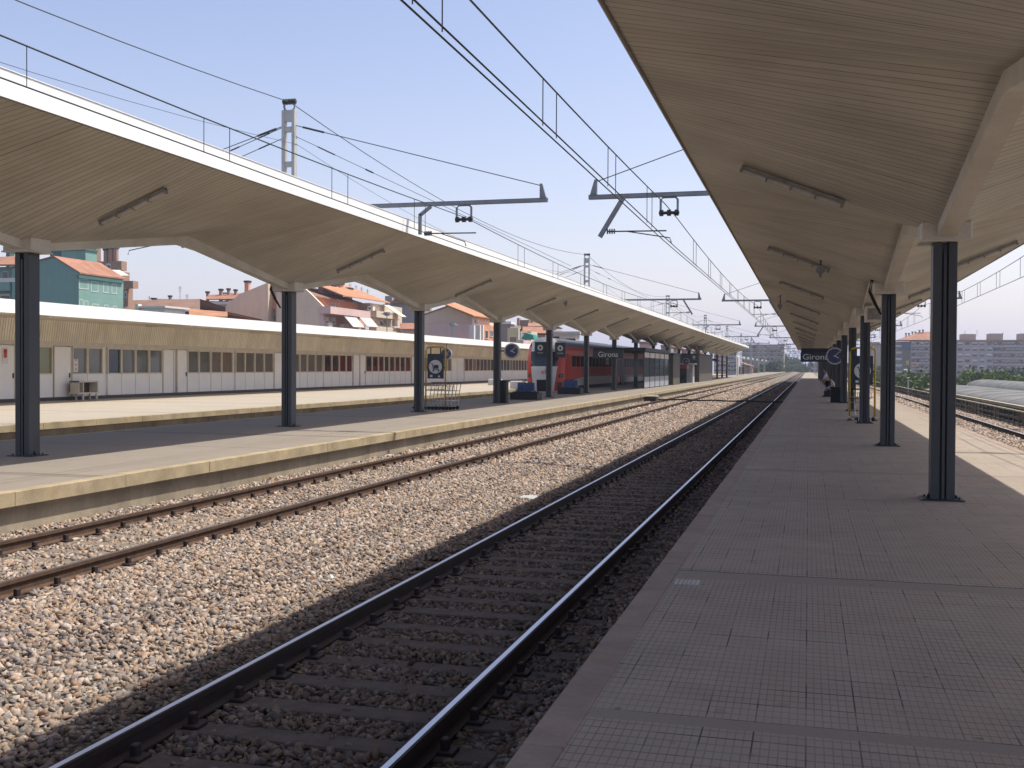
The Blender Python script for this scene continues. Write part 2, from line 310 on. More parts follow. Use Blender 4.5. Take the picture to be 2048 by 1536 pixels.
# ------------------------------------------------------------------ mesh builder
class B:
    def __init__(s): s.v = []; s.f = []
    def add(s, vs, fs):
        o = len(s.v); s.v += [tuple(p) for p in vs]; s.f += [tuple(i + o for i in f) for f in fs]; return s
    def box(s, x0, x1, y0, y1, z0, z1):
        return s.add([(x0, y0, z0), (x1, y0, z0), (x1, y1, z0), (x0, y1, z0), (x0, y0, z1), (x1, y0, z1), (x1, y1, z1), (x0, y1, z1)],
                     [(0, 3, 2, 1), (4, 5, 6, 7), (0, 1, 5, 4), (1, 2, 6, 5), (2, 3, 7, 6), (3, 0, 4, 7)])
    def cbox(s, x0, x1, y0, y1, z0, z1, b=.01):                      # box with chamfered upright edges and top
        xs = [(x0 + b, y0), (x1 - b, y0), (x1, y0 + b), (x1, y1 - b), (x1 - b, y1), (x0 + b, y1), (x0, y1 - b), (x0, y0 + b)]
        cx, cy = (x0 + x1) / 2, (y0 + y1) / 2
        ins = [(x + (b if x < cx else -b), y + (b if y < cy else -b)) for x, y in xs]
        vs = [(x, y, z0) for x, y in xs] + [(x, y, z1 - b) for x, y in xs] + [(x, y, z1) for x, y in ins]
        fs = [tuple(range(7, -1, -1)), tuple(range(16, 24))]
        for k in (0, 8):
            for i in range(8): fs.append((k + i, k + (i + 1) % 8, k + 8 + (i + 1) % 8, k + 8 + i))
        return s.add(vs, fs)
    def bar(s, p, q, w, h=None, up=(0, 0, 1)):                       # rectangular bar between two points
        h = h or w; p, q = Vector(p), Vector(q); d = (q - p).normalized(); u = Vector(up)
        if abs(d.dot(u)) > .99: u = Vector((1, 0, 0))
        a = d.cross(u).normalized() * w / 2; b = a.cross(d).normalized() * h / 2
        vs = [e + i * a + j * b for e in (p, q) for i, j in ((-1, -1), (1, -1), (1, 1), (-1, 1))]
        return s.add(vs, [(0, 1, 2, 3), (7, 6, 5, 4), (0, 4, 5, 1), (1, 5, 6, 2), (2, 6, 7, 3), (3, 7, 4, 0)])
    def tube(s, pts, r, n=6, cap=True):
        pts = [Vector(p) for p in pts]; rings = []
        for i, p in enumerate(pts):
            d = (pts[min(i + 1, len(pts) - 1)] - pts[max(i - 1, 0)]).normalized()
            u = Vector((0, 0, 1)) if abs(d.z) < .9 else Vector((1, 0, 0))
            a = d.cross(u).normalized(); b = a.cross(d); rr = r[i] if isinstance(r, (list, tuple)) else r
            rings.append([p + a * math.cos(2 * math.pi * k / n) * rr + b * math.sin(2 * math.pi * k / n) * rr for k in range(n)])
        vs = [q for g in rings for q in g]; fs = []
        for i in range(len(pts) - 1):
            for k in range(n): fs.append((i * n + k, i * n + (k + 1) % n, (i + 1) * n + (k + 1) % n, (i + 1) * n + k))
        if cap: fs += [tuple(range(n - 1, -1, -1)), tuple(range((len(pts) - 1) * n, len(pts) * n))]
        return s.add(vs, fs)
    def quad(s, *p): return s.add(p, [tuple(range(len(p)))])
    def disc(s, c, r, axis='y', n=32, t=.02, r2=0):
        c = Vector(c); out = []
        def ring(rr, o):
            res = []
            for k in range(n):
                a = 2 * math.pi * k / n; x, z = rr * math.cos(a), rr * math.sin(a)
                res.append(c + (Vector((x, o, z)) if axis == 'y' else Vector((o, x, z)) if axis == 'x' else Vector((x, z, o))))
            return res
        if r2:
            vs = ring(r, -t / 2) + ring(r, t / 2) + ring(r2, -t / 2) + ring(r2, t / 2); fs = []
            for k in range(n):
                j = (k + 1) % n
                fs += [(k, j, n + j, n + k), (2 * n + j, 2 * n + k, 3 * n + k, 3 * n + j), (k, 2 * n + k, 2 * n + j, j), (n + k, n + j, 3 * n + j, 3 * n + k)]
            return s.add(vs, fs)
        vs = ring(r, -t / 2) + ring(r, t / 2)
        return s.add(vs, [tuple(range(n)), tuple(range(2 * n - 1, n - 1, -1))] + [(k, n + k, n + (k + 1) % n, (k + 1) % n) for k in range(n)])
    def prism(s, poly, y0, y1):                                      # polygon in x,z swept along y
        n = len(poly)
        return s.add([(x, y0, z) for x, z in poly] + [(x, y1, z) for x, z in poly],
                     [tuple(range(n)), tuple(range(2 * n - 1, n - 1, -1))] + [(k, n + k, n + (k + 1) % n, (k + 1) % n) for k in range(n)])
    def prismx(s, poly, x0, x1):                                     # polygon in y,z swept along x
        n = len(poly)
        return s.add([(x0, y, z) for y, z in poly] + [(x1, y, z) for y, z in poly],
                     [tuple(range(n - 1, -1, -1)), tuple(range(n, 2 * n))] + [(k, (k + 1) % n, n + (k + 1) % n, n + k) for k in range(n)])
    def build(s, name, mat, parent=None, smooth=False):
        me = bpy.data.meshes.new(name); off = parent_origin(parent)
        me.from_pydata([(x - off[0], y - off[1], z - off[2]) for x, y, z in s.v], [], s.f)
        me.validate(); me.materials.append(M[mat] if isinstance(mat, str) else mat)
        bmn = __import__('bmesh'); bm = bmn.new(); bm.from_mesh(me); bmn.ops.recalc_face_normals(bm, faces=bm.faces); bm.to_mesh(me); bm.free()
        if smooth:
            for p in me.polygons: p.use_smooth = True
        o = bpy.data.objects.new(name, me); COL.objects.link(o)
        if parent is not None: o.parent = parent
        return o
def parent_origin(o):
    v = Vector((0, 0, 0))
    while o is not None: v = v + o.location; o = o.parent
    return v
def tag(o, label=None, cat=None, group=None, kind=None):
    if label: o['label'] = label
    if cat: o['category'] = cat
    if group: o['group'] = group
    if kind: o['kind'] = kind
    return o
def thing(name, label, cat, loc=(0, 0, 0), group=None):
    o = bpy.data.objects.new(name, None); o.empty_display_size = .2; o.location = loc; COL.objects.link(o)
    return tag(o, label, cat, group)
def copy_tree(o, parent=None):
    c = o.copy(); COL.objects.link(c)
    if parent is not None: c.parent = parent
    for ch in list(o.children): copy_tree(ch, c)
    return c
def text(name, body, loc, size, mat, parent, rot=(math.pi / 2, 0, 0), sx=1.0, ex=.003, align='CENTER'):
    cu = bpy.data.curves.new(name, 'FONT'); cu.body = body; cu.size = size; cu.extrude = ex; cu.align_x = align; cu.align_y = 'CENTER'
    dg = bpy.data.objects.new(name, cu); COL.objects.link(dg)
    me = bpy.data.meshes.new_from_object(dg.evaluated_get(bpy.context.evaluated_depsgraph_get())); COL.objects.unlink(dg); bpy.data.objects.remove(dg)
    me.materials.clear(); me.materials.append(M[mat]); me.name = name
    o = bpy.data.objects.new(name, me); COL.objects.link(o); o.rotation_euler = rot; o.scale = (sx, 1, 1)
    o.parent = parent; o.location = Vector(loc) - parent_origin(parent)
    return o
ORD = ['nearest', 'second', 'third', 'fourth', 'fifth', 'sixth', 'seventh', 'eighth', 'ninth', 'tenth', 'eleventh', 'twelfth', 'thirteenth', 'fourteenth', 'fifteenth', 'sixteenth', 'seventeenth', 'eighteenth', 'nineteenth', 'twentieth']
def nth(i): return ORD[i] + (' one' if i == 0 else '')

# ------------------------------------------------------------------ plan of the station (metres)
C1, C2, BAY = 1.7206, -13.783, 10.3558
YR, YL = 15.41, 16.82
ZL = .06                                                            # far island platform level
DT = .36                                                            # far canopy stands this much higher
HW, HF, FH, ZLOW, ZHIGH = 3.51, 4.91, .36, 3.52, 4.30
RAIL_N, RAIL_F, RAIL_T = -.474, -.381, -.62
NEAR = (-2.227, -3.967); FAR = (-7.53, -9.27); RIGHT = (5.35, 7.09); TRAIN = (-18.2, -19.94)
# ------------------------------------------------------------------ setting: ground, bed, platforms
def struct(o, kind='structure'): o['kind'] = kind; return o
g = B(); g.quad((-880, -110, -7), (880, -110, -7), (880, 1290, -7), (-880, 1290, -7)); struct(g.build('ground', 'ground'))
# railway bed on its viaduct: cross profile swept along the line
prof = [(-21.6, -.60), (-17.0, -.60), (-10.4, -.50), (-9.9, -.47), (-9.3, -.555), (-7.5, -.555), (-6.7, -.50), (-5.9, -.50), (-4.6, -.60), (-3.97, -.655), (-2.2, -.655), (-1.6, -.63), (-1.2, -.63), (4.4, -.63), (5.0, -.60), (5.6, -.655), (7.1, -.655), (7.8, -.60), (8.5, -.75), (9.0, -.80), (9.3, -.80)]
ys = [-25] + [y for y in range(0, 60, 2)] + [60, 100, 200, 400, 800, 1280]
g = B(); W = len(prof)
for y in ys: g.v += [(x, y, z) for x, z in prof]
for i in range(len(ys) - 1):
    for k in range(W - 1): g.f.append((i * W + k, i * W + k + 1, (i + 1) * W + k + 1, (i + 1) * W + k))
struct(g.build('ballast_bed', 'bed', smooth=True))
g = B(); g.box(9.0, 9.35, -25, 1280, -7, -.76); struct(g.build('viaduct_wall', 'wall_conc'))
# near island platform: paving, coping strips, body
def platform(name, x0, x1, z, y0, y1, mat_top, mat_cop, edges, over=.12, thick=.19):
    L0 = 2.4; p = B(); p.box(x0 + .2, x1 - .2, y0, y1, z - .18, z); top = struct(p.build(name, mat_top))
    c = B(); L = 2.4; y = y0
    while y < y1:
        e = min(y + L, y1); LL = L if y < 70 else 12; e = min(y + LL, y1)
        for k, xe in enumerate(edges):
            a, b = (xe, xe + .2) if k == 0 else (xe - .2, xe)
            if a is None: continue
            j = random.uniform(-.004, .004)
            c.cbox(a + (j if k == 0 else .001), b - (.001 if k == 0 else -j), y + .0015, e - .0015, z - thick, z + .003 + random.uniform(-.002, .003), .008)
        y = e
    struct(c.build('platform_edge', mat_cop))
    w = B(); w.box(x0 + over, x1 - over, y0 + .1, y1 - .1, -1.2, z - thick + .004); struct(w.build('platform_wall', 'wall_conc'))
platform('platform', -1.2535, 4.42, 0, -12, 430, 'plat_near', 'coping', (-1.2535, 4.42))
platform('platform', -17.05, -10.03, ZL, -12, 520, 'plat_far', 'coping_far', (-17.05, -10.03))
platform('platform', -33.6, -21.1, ZL, -12, 300, 'plat_stn', 'coping_far', (-33.6, -21.1))
# pale replacement tile near the edge
g = B()
for i in range(6):
    for j in range(2): g.cbox(-1.03 + i * .0333 + .003, -1.03 + (i + 1) * .0333 - .003, 8.72 + j * .095, 8.72 + j * .095 + .085, -.02, .006, .004)
tag(g.build('floor_tile', concrete('pale_tile', (.48, .47, .46), 3, .85)), 'small whitish replacement tile set in the near platform beside its edge', 'tile')

# ------------------------------------------------------------------ ballast stones: a single uncountable mass
def bed_z(x): return np.interp(x, [p[0] for p in prof], [p[1] for p in prof])
def stones(x0, x1, y0, y1, step, size):
    nx, ny = int((x1 - x0) / step), int((y1 - y0) / step)
    gx, gy = np.meshgrid(np.arange(nx), np.arange(ny)); n = gx.size
    x = x0 + (gx.ravel() + rng.uniform(0, 1, n)) * step; y = y0 + (gy.ravel() + rng.uniform(0, 1, n)) * step
    s = size * rng.uniform(.6, 1.35, n)
    z = bed_z(x) + rng.uniform(-.012, .02, n) + .012 * np.sin(x * 2.1 + y * .9) * np.sin(y * 1.7)
    return np.stack([x, y, z, s], 1)
def on_rail(p, pairs):
    k = np.zeros(len(p), bool)
    for a, b in pairs:
        for r in (a, b): k |= np.abs(p[:, 0] - r) < .085
    return k
def on_sleeper(p, cx, y0, pitch=.6, half=.125, L=1.3):
    ph = np.abs((p[:, 1] - y0 + pitch / 2) % pitch - pitch / 2)
    return (np.abs(p[:, 0] - cx) < L) & (ph < half)
SL_N, SL_F = 5.06, 5.3
pts = np.concatenate([stones(-9.95, -1.15, 4.2, 12, .040, .027), stones(-9.95, -1.15, 12, 24, .047, .030), stones(-9.95, -1.15, 24, 48, .075, .043), stones(-9.95, -1.15, 48, 90, .115, .058), stones(-9.95, -1.15, 90, 170, .2, .085),
                      stones(4.6, 8.8, 28, 70, .085, .045), stones(4.6, 8.8, 70, 140, .16, .08)])
pts = pts[~on_rail(pts, (NEAR, FAR, RIGHT))]
hide = on_sleeper(pts, sum(NEAR) / 2, SL_N) & (rng.uniform(0, 1, len(pts)) > .07)
hide |= on_sleeper(pts, sum(FAR) / 2, SL_F) & (rng.uniform(0, 1, len(pts)) > .30)
hide |= (np.abs(pts[:, 0] + 4.85) < .22) & (np.abs(pts[:, 1] - 18.66) < .3)
pts = pts[~hide]
vis = ((pts[:, 0] < 0) & (pts[:, 1] > 4.4 + np.maximum(0, 1.2 - .25 * (-pts[:, 0] - 1)))) | (pts[:, 0] > 0)
# leave out what lies left of the picture's edge
cu, su = math.cos(YAW), math.sin(YAW)
ax = cu * pts[:, 0] + su * pts[:, 1]; dz = -su * pts[:, 0] + cu * pts[:, 1]
vis &= (ax / dz > -.56)
pts = pts[vis]
iv = np.array([(-1, -1, -1), (1, -1, -1), (1, 1, -1), (-1, 1, -1), (-1, -1, 1), (1, -1, 1), (1, 1, 1), (-1, 1, 1), (0, 0, 1.25), (0, 0, -1.25)], float) * .72
iff = np.array([(0, 1, 5), (0, 5, 4), (1, 2, 6), (1, 6, 5), (2, 3, 7), (2, 7, 6), (3, 0, 4), (3, 4, 7), (4, 5, 8), (5, 6, 8), (6, 7, 8), (7, 4, 8), (1, 0, 9), (2, 1, 9), (3, 2, 9), (0, 3, 9)]); n = len(pts)
var = []
for k in range(24):
    w = (iv * rng.uniform(.62, 1.25, (10, 1)) + rng.normal(0, .16, (10, 3))) * np.array([rng.uniform(1.1, 1.7), 1.0, rng.uniform(.38, .8)])
    var.append(w)
var = np.array(var)[rng.integers(0, 24, n)]
a, b, c = rng.uniform(0, 6.283, n), rng.normal(0, .6, n), rng.normal(0, .6, n)
ca, sa, cb, sb, cc, sc = np.cos(a), np.sin(a), np.cos(b), np.sin(b), np.cos(c), np.sin(c)
R = np.empty((n, 3, 3))
R[:, 0] = np.stack([ca * cb, ca * sb * sc - sa * cc, ca * sb * cc + sa * sc], 1)
R[:, 1] = np.stack([sa * cb, sa * sb * sc + ca * cc, sa * sb * cc - ca * sc], 1)
R[:, 2] = np.stack([-sb, cb * sc, cb * cc], 1)
V = np.einsum('nij,nkj->nki', R, var) * pts[:, 3][:, None, None] + pts[:, None, :3]
Fc = (iff[None] + (np.arange(n) * 10)[:, None, None]).reshape(-1, 3)
me = bpy.data.meshes.new('ballast_stones'); V = V.reshape(-1, 3)
me.vertices.add(len(V)); me.vertices.foreach_set('co', V.ravel().astype(np.float32))
me.loops.add(Fc.size); me.loops.foreach_set('vertex_index', Fc.ravel().astype(np.int32))
me.polygons.add(len(Fc)); me.polygons.foreach_set('loop_start', np.arange(0, Fc.size, 3, dtype=np.int32)); me.polygons.foreach_set('loop_total', np.full(len(Fc), 3, np.int32))
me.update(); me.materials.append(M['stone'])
so_ = bpy.data.objects.new('ballast_stones', me); COL.objects.link(so_); so_['kind'] = 'stuff'
print('stones', n)

# ------------------------------------------------------------------ tracks
def rail_mesh(x, zt, y0, y1, name, mat_head, mat_web, parent):
    b = B(); pr = [(-.036, 0), (.036, 0), (.036, -.035), (.012, -.05), (.012, -.125), (.07, -.142), (.07, -.155), (-.07, -.155), (-.07, -.142), (-.012, -.125), (-.012, -.05), (-.036, -.035)]
    b.prism([(x + px, zt + pz) for px, pz in pr], y0, y1); r = b.build(name, mat_web, parent)
    h = B(); h.box(x - .02, x + .02, y0, y1, zt + .0005, zt + .003); h.build('running_surface', mat_head, r)
    return r
def track(label, pair, zt, y_first, y0, y1, mat_head, mat_web, mat_sl, n_parts, group):
    cx = sum(pair) / 2; t = thing('railway_track', label, 'railway track', (cx, 5, zt), group)
    for x in pair: rail_mesh(x, zt, y0, y1, 'rail', mat_head, mat_web, t)
    zs = zt - .158; first = None
    def clip(bc, x, s, y):
        bc.cbox(x + s * .13 - .055, x + s * .13 + .055, y - .07, y + .07, zs, zs + .025, .006); bc.cbox(x + s * .115 - .025, x + s * .115 + .025, y - .03, y + .03, zs + .02, zs + .095, .008)
    def one(bs, bc, y, jit=0):
        bs.cbox(cx - 1.3, cx + 1.3, y - .12, y + .12, zs - .12, zs, .012)
        for x in pair:
            for s in (-1, 1):
                if bc is not None: clip(bc, x, s, y)
    k = 0; y = y_first
    bs = B(); one(bs, None, y); sl = bs.build('sleeper', mat_sl, t); fcs = []
    for x in pair:
        for s in (-1, 1): bc = B(); clip(bc, x, s, y); fcs.append(bc.build('fastening', 'clip', sl))
    for k in range(1, n_parts):
        c = sl.copy(); COL.objects.link(c); c.parent = t; c.location = (random.uniform(-.02, .02), k * .6 + random.uniform(-.012, .012), random.uniform(-.004, .004))
        for fc in fcs: f = fc.copy(); COL.objects.link(f); f.parent = c
    bs = B(); bc = B(); y = y_first + n_parts * .6
    while y < min(y1, 260):
        one(bs, bc, y); y += .6
    r = bs.build('sleeper', mat_sl, t); r['kind'] = 'stuff'; bc.build('fastening', 'clip', r)['kind'] = 'stuff'
    return t
TG = 'tracks through the station'
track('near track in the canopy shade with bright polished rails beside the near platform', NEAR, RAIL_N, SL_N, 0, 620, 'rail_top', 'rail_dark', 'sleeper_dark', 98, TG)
track('sunlit track with rusty brown rails beside the far island platform', FAR, RAIL_F, SL_F, 2, 620, 'rail_top_rust', 'rail_rust', 'sleeper', 98, TG)
track('track beyond the near platform, its bright rail in front of the viaduct railing', RIGHT, RAIL_N, 26, 10, 400, 'rail_top', 'rail_dark', 'sleeper', 60, TG)
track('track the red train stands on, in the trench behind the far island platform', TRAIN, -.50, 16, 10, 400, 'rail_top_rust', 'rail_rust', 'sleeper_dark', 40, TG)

# ------------------------------------------------------------------ canopies
def zc(y, y0):                                                       # zigzag spine of the soffit
    t = ((y - y0) / BAY) % 1.0; t = min(t, 1 - t) * 2
    return ZLOW + (ZHIGH - ZLOW) * t
def canopy(label, cx, y0, i0, i1, dz, zp):
    t = thing('platform_canopy', label, 'canopy', (cx, y0, zp), 'island platform canopies')
    ya, yb = y0 + (i0 - .5) * BAY, y0 + (i1 + .5) * BAY
    yv = sorted(set([ya, yb] + [y0 + k * BAY / 2 for k in range(2 * i0 - 1, 2 * i1 + 2)]))
    s = B(); e = []
    for y in yv:
        z = zc(y, y0); e.append([(cx - HW + .02, y, HF + dz), (cx, y, z + dz), (cx + HW - .02, y, HF + dz)])
    # each half is ruled from spine to edge: subdivide along the slats
    for j in range(len(e) - 1):
        for side in (0, 2):
            m = 12
            for q in range(m):
                f0, f1 = q / m, (q + 1) / m
                def P(j0, j1, f, k): return tuple(a + (b - a) * f for a, b in zip(e[j0][k], e[j1][k]))
                s.quad(P(j, j + 1, f0, 1), P(j, j + 1, f1, 1), P(j, j + 1, f1, side), P(j, j + 1, f0, side))
    s.build('soffit', 'soffit', t)
    r = B(); r.box(cx - HW + .03, cx + HW - .03, ya + .03, yb - .03, HF + dz + .22, HF + dz + .30); r.build('roof_deck', 'roof_grey', t)
    fa = B()
    y = ya
    while y < yb - .1:
        q = min(y + BAY / 2, yb)
        for sx in (-1, 1):
            x0, x1 = sorted((cx + sx * (HW - .03), cx + sx * HW))
            fa.box(x0, x1, y + .003, q - .003, HF + dz - .01, HF + dz + FH); 
            x0, x1 = sorted((cx + sx * (HW - .06), cx + sx * (HW + .012))); fa.box(x0, x1, y + .003, q - .003, HF + dz + FH, HF + dz + FH + .012)
        y = q
    for y in (ya, yb - .03): fa.prism([(cx - HW + .03, HF + dz), (cx, zc(y, y0) + dz), (cx + HW - .03, HF + dz), (cx + HW - .03, HF + dz + FH), (cx - HW + .03, HF + dz + FH)], y, y + .03)
    fa.build('fascia', 'white_fascia', t)
    dr = B()
    for sx in (-1, 1):
        x0, x1 = sorted((cx + sx * (HW - .045), cx + sx * (HW - .02))); dr.box(x0, x1, ya, yb, HF + dz - .022, HF + dz - .012)
    dr.build('drip_edge', 'lamp_case', t)
    bm_ = B()
    for k in range(2 * i0 - 1, 2 * i1 + 1):
        p0, p1 = y0 + k * BAY / 2, y0 + (k + 1) * BAY / 2; a, b = zc(p0, y0), zc(p1, y0)
        w = .115; d, e_ = (.10, .17) if k % 2 == 0 else (.17, .10)
        bm_.add([(cx - w, p0, a + dz - d), (cx + w, p0, a + dz - d), (cx + w, p0, a + dz + .05), (cx - w, p0, a + dz + .05), (cx - w, p1, b + dz - e_), (cx + w, p1, b + dz - e_), (cx + w, p1, b + dz + .05), (cx - w, p1, b + dz + .05)],
                [(0, 1, 5, 4), (1, 2, 6, 5), (3, 0, 4, 7)])
    bm_.build('spine_beam', 'cream', t)
    c = B(); w = .15                                                 # column: two hollow sections and a recessed web
    zt = 3.40 + dz
    for s_ in (-1, 1): c.cbox(cx + s_ * .095 - .055, cx + s_ * .095 + .055, y0 - w, y0 + w, zp, zt, .008)
    c.box(cx - .0395, cx + .0395, y0 - .075, y0 + .075, zp, zt)
    c.box(cx - .018, cx + .018, y0 - .15, y0 + .15, zp + .02, zt - .12)
    col = c.build('column', 'steel', t)
    k = B(); k.cbox(cx - .31, cx + .31, y0 - .27, y0 + .27, zt + .02, zt + .26, .015); k.cbox(cx - .33, cx + .33, y0 - .29, y0 + .29, zt, zt + .025, .006); k.build('capital', 'cream', col)
    p = B(); p.cbox(cx - .27, cx + .27, y0 - .24, y0 + .24, zp, zp + .02, .01)
    for s_ in (-1, 1):
        p.prism([(cx + s_ * .15, zp + .02), (cx + s_ * .20, zp + .02), (cx + s_ * .15, zp + .10)], y0 - .02, y0 + .02)
        for q in (-.15, .15): p.box(cx + s_ * .2 - .012, cx + s_ * .2 + .012, y0 + q - .012, y0 + q + .012, zp + .02, zp + .045)
    p.build('base_plate', 'steel_dark', col)
    for i in range(i0, i1 + 1):
        if i == 0: continue
        o = col.copy(); COL.objects.link(o); o.parent = t; o.location = (0, i * BAY, 0)
        for ch in list(col.children):
            d = ch.copy(); COL.objects.link(d); d.parent = o
    return t
canR = canopy('cream soffited canopy over the near platform, seen from underneath on the right', C1, YR, -1, 17, 0, 0)
canL = canopy('cream soffited canopy with sunlit white fascia over the far island platform', C2, YL, -1, 17, DT, ZL)
# the cable loops by the capitals
def cable_loop(cx, y, z, label):
    b = B()
    for q in (0, .035): b.tube([(cx - .05 - q, y - .29, z + .36), (cx - .36 - q, y - .28, z + .30), (cx - .40 - q, y - .26, z + .05), (cx - .28 - q, y - .22, z - .22), (cx - .17, y - .17, z - .45)], .022, 6)
    return tag(b.build('cable_loop', 'black', None, True), label, 'cable')
cable_loop(C1, YR + BAY, 3.4, 'black cable loop hanging by the capital of the second column of the near canopy')
cable_loop(C2, YL + BAY, 3.76, 'black cable loop hanging by the capital of the second column of the far canopy')
# ------------------------------------------------------------------ fluorescent battens
def batten(cx, side, y, dz):
    sl = (HF - ZLOW) / HW; d = 1.965; a = math.atan(sl); z = ZLOW + dz + sl * d - .01
    t = thing('strip_light', None, None, (cx + side * d, y, z - .055))
    t.rotation_euler = (0, -side * a, 0)
    h = B(); h.cbox(-.74, .74, -.05, .05, .0, .05, .01)
    for x in (-.74, .70): h.cbox(x, x + .04, -.055, .055, -.055, .05, .01)
    def bb(bld, name, mat):
        me_o = bld.build(name, mat); me_o.parent = t; return me_o
    bb(h, 'housing', 'lamp_case')
    u = B(); u.tube([(-.70, 0, -.025), (.70, 0, -.025)], .034, 8); o = bb(u, 'diffuser', 'lamp_tube')
    k = B()
    for x in (-.35, 0, .35): k.cbox(x - .012, x + .012, -.052, .052, -.062, .05, .004)
    bb(k, 'clip', 'lamp_case')
    return t
def row(cx, side, y0, dz, phrase, n=18):
    proto = batten(cx, side, y0, dz)
    for i in range(n):
        o = proto if i == 0 else copy_tree(proto)
        o.location.y = y0 + i * BAY
        tag(o, '%s strip light from the camera %s' % (ORD[i], phrase), 'strip light', 'strip lights ' + phrase)
row(C1, -1, YR, 0, 'under the track side of the near canopy')
row(C1, 1, YR + BAY, 0, 'under the right half of the near canopy', 12)
row(C2, 1, YL + .35, DT, 'under the track side of the far canopy')
# ------------------------------------------------------------------ catenary
MS = 4 * BAY
def mast(cx, y, zb, sides, label, tips, boom_z, group):
    """lattice-like mast of two channels with cantilevers; sides: +1 / -1, tips: boom end x"""
    t = thing('catenary_mast', label, 'mast', (cx, y, zb), group)
    zt = 8.72; b = B()
    for s in (-1, 1): b.cbox(cx + s * .15 - .045, cx + s * .15 + .045, y - .09, y + .09, zb, zt, .008)
    z = zb + .8
    while z < zt:
        b.box(cx - .105, cx + .105, y - .06, y + .06, z - .14, z); z += .95
    b.box(cx - .105, cx + .105, y - .07, y + .07, zt - .3, zt)
    b.build('post', 'mast', t)
    k = B(); k.tube([(cx + .16 * math.cos(q), y, zt + .12 + .16 * math.sin(q)) for q in [math.pi * (.85 + 1.3 * i / 8) for i in range(9)]], .03, 6)
    k.build('saddle', 'grey_metal', t)
    q = B(); q.tube([(cx - .2, y, zt + .24), (cx + .2, y, zt + .24)], .05, 8)
    for i in range(5): q.disc((cx - .16 + i * .08, y, zt + .24), .085, 'x', 12, .03)
    q.build('insulator', 'insul', t)
    for s, tip, track_x, drop in tips:
        bo = B(); x0 = cx + s * .19
        for dy in (-.05, .05): bo.bar((x0, y + dy, boom_z), (tip, y + dy, boom_z), .03, .1)
        bo.bar((x0, y, boom_z + .045), (tip, y, boom_z + .045), .13, .012)
        bm = bo.build('boom', 'grey_metal', t)
        e = B(); e.prism([(tip, boom_z - .05), (tip - s * .2, boom_z - .05), (tip - s * .2, boom_z + .42), (tip - s * .14, boom_z + .42)], y - .05, y + .05); e.build('end_plate', 'grey_metal', bm)
        st = B(); p0, p1 = Vector((cx + s * .2, y, zt - .42)), Vector((tip - s * .2, y, boom_z + .38))
        st.tube([p0, p1], .012, 5)
        st.tube([p0 + (p1 - p0) * .03, p0 + (p1 - p0) * .12], .03, 6)
        st.build('stay_wire', 'wire', t)
        st2 = B(); st2.tube([(cx + s * .2, y, zt - .75), (cx + s * 1.6, y + 4, zt - 1.25)], .009, 5); 
        # hanger frame with two insulators for the messenger
        h = B(); hx = track_x; w = .2
        h.tube([(hx - w, y, boom_z - .42), (hx - w, y, boom_z - .12), (hx - w + .06, y, boom_z - .06), (hx + w - .06, y, boom_z - .06), (hx + w, y, boom_z - .12), (hx + w, y, boom_z - .42)], .03, 6)
        hh = h.build('hanger', 'grey_metal', bm)
        q = B()
        for dx in (-.2, .0, .2): q.disc((hx + dx * .9, y, boom_z - .43), .075, 'x', 12, .09)
        q.tube([(hx - .24, y, boom_z - .43), (hx + .24, y, boom_z - .43)], .04, 6); q.build('insulator', 'insul', bm)
        # drop arm and registration arm
        d = B(); dx, dirn, cz, crank = drop
        if crank: d.bar((dx, y, boom_z - .06), (dx + dirn * .3, y, boom_z - .28), .08); d.bar((dx + dirn * .3, y, boom_z - .25), (dx + dirn * .3, y, cz + .36), .08)
        else: d.bar((dx, y, boom_z - .06), (dx + dirn * .55, y, cz + .20), .1)
        d.build('drop_arm', 'grey_metal', bm)
        ex = dx + dirn * (.3 if crank else .5); sgn = 1 if track_x > ex else -1
        r = B(); zz = cz + .38 if crank else cz + .33
        r.tube([(ex + sgn * .12, y, zz), (ex + sgn * 1.55, y, zz - .02)], .018, 6)
        for i in range(4): r.disc((ex + sgn * (.14 + i * .055), y, zz), .065, 'x', 10, .02)
        r.tube([(ex + sgn * .55, y, zz), (track_x + sgn * .02, y, cz + .14), (track_x + sgn * .06, y, cz + .02)], .014, 6)
        r.build('registration_arm', 'wire', bm)
    return t
BZL, BZR = 6.02, 5.82
CZL, CZR = 4.87, 4.66
for k in range(0, 9):
    y = YL + BAY + k * MS; on = y < 200
    zb = HF + DT + .30 if on else ZL
    crank = (k % 2 == 0)
    mast(C2, y, zb, (-1, 1), ('%s galvanised catenary mast rising above the far canopy' if on else '%s galvanised catenary mast standing past the end of the far canopy') % nth(k).replace(' one', ''),
         [(1, -6.5, -8.75 if crank else -8.2, ((-9.67, -1, CZL, True) if crank else (-7.6, 1, CZL, False))), (-1, -20.6, -18.8, (-17.6, 1, CZL, False))], BZL, 'catenary masts')
for k in range(-1, 9):
    y = YR + BAY + k * MS; on = y < 200
    zb = HF + .30 if on else 0
    if k < 0: continue
    crank = k % 2
    mast(C1, y, zb, (-1, 1), ('%s catenary mast above the near canopy, with its boom reaching over the near track' if on else '%s catenary mast standing past the end of the near canopy') % nth(k).replace(' one', ''),
         [(-1, -5.14, -3.21 if not crank else -3.0, ((-4.32, -1, CZR, False) if not crank else (-2.3, 1, CZR, False))), (1, 8.5, 6.3, (5.2, -1, CZR, False))], BZR, 'catenary masts')
def wire(name, label, pts, r, group=None, extra=None):
    b = B(); b.tube(pts, r, 5, False)
    t = tag(b.build(name, 'wire'), label, 'wire', group)
    if extra: extra(t)
    return t
def sag(y, y0, top, low): ph = ((y - y0) / MS) % 1.0; return low + (top - low) * (2 * ph - 1) ** 2
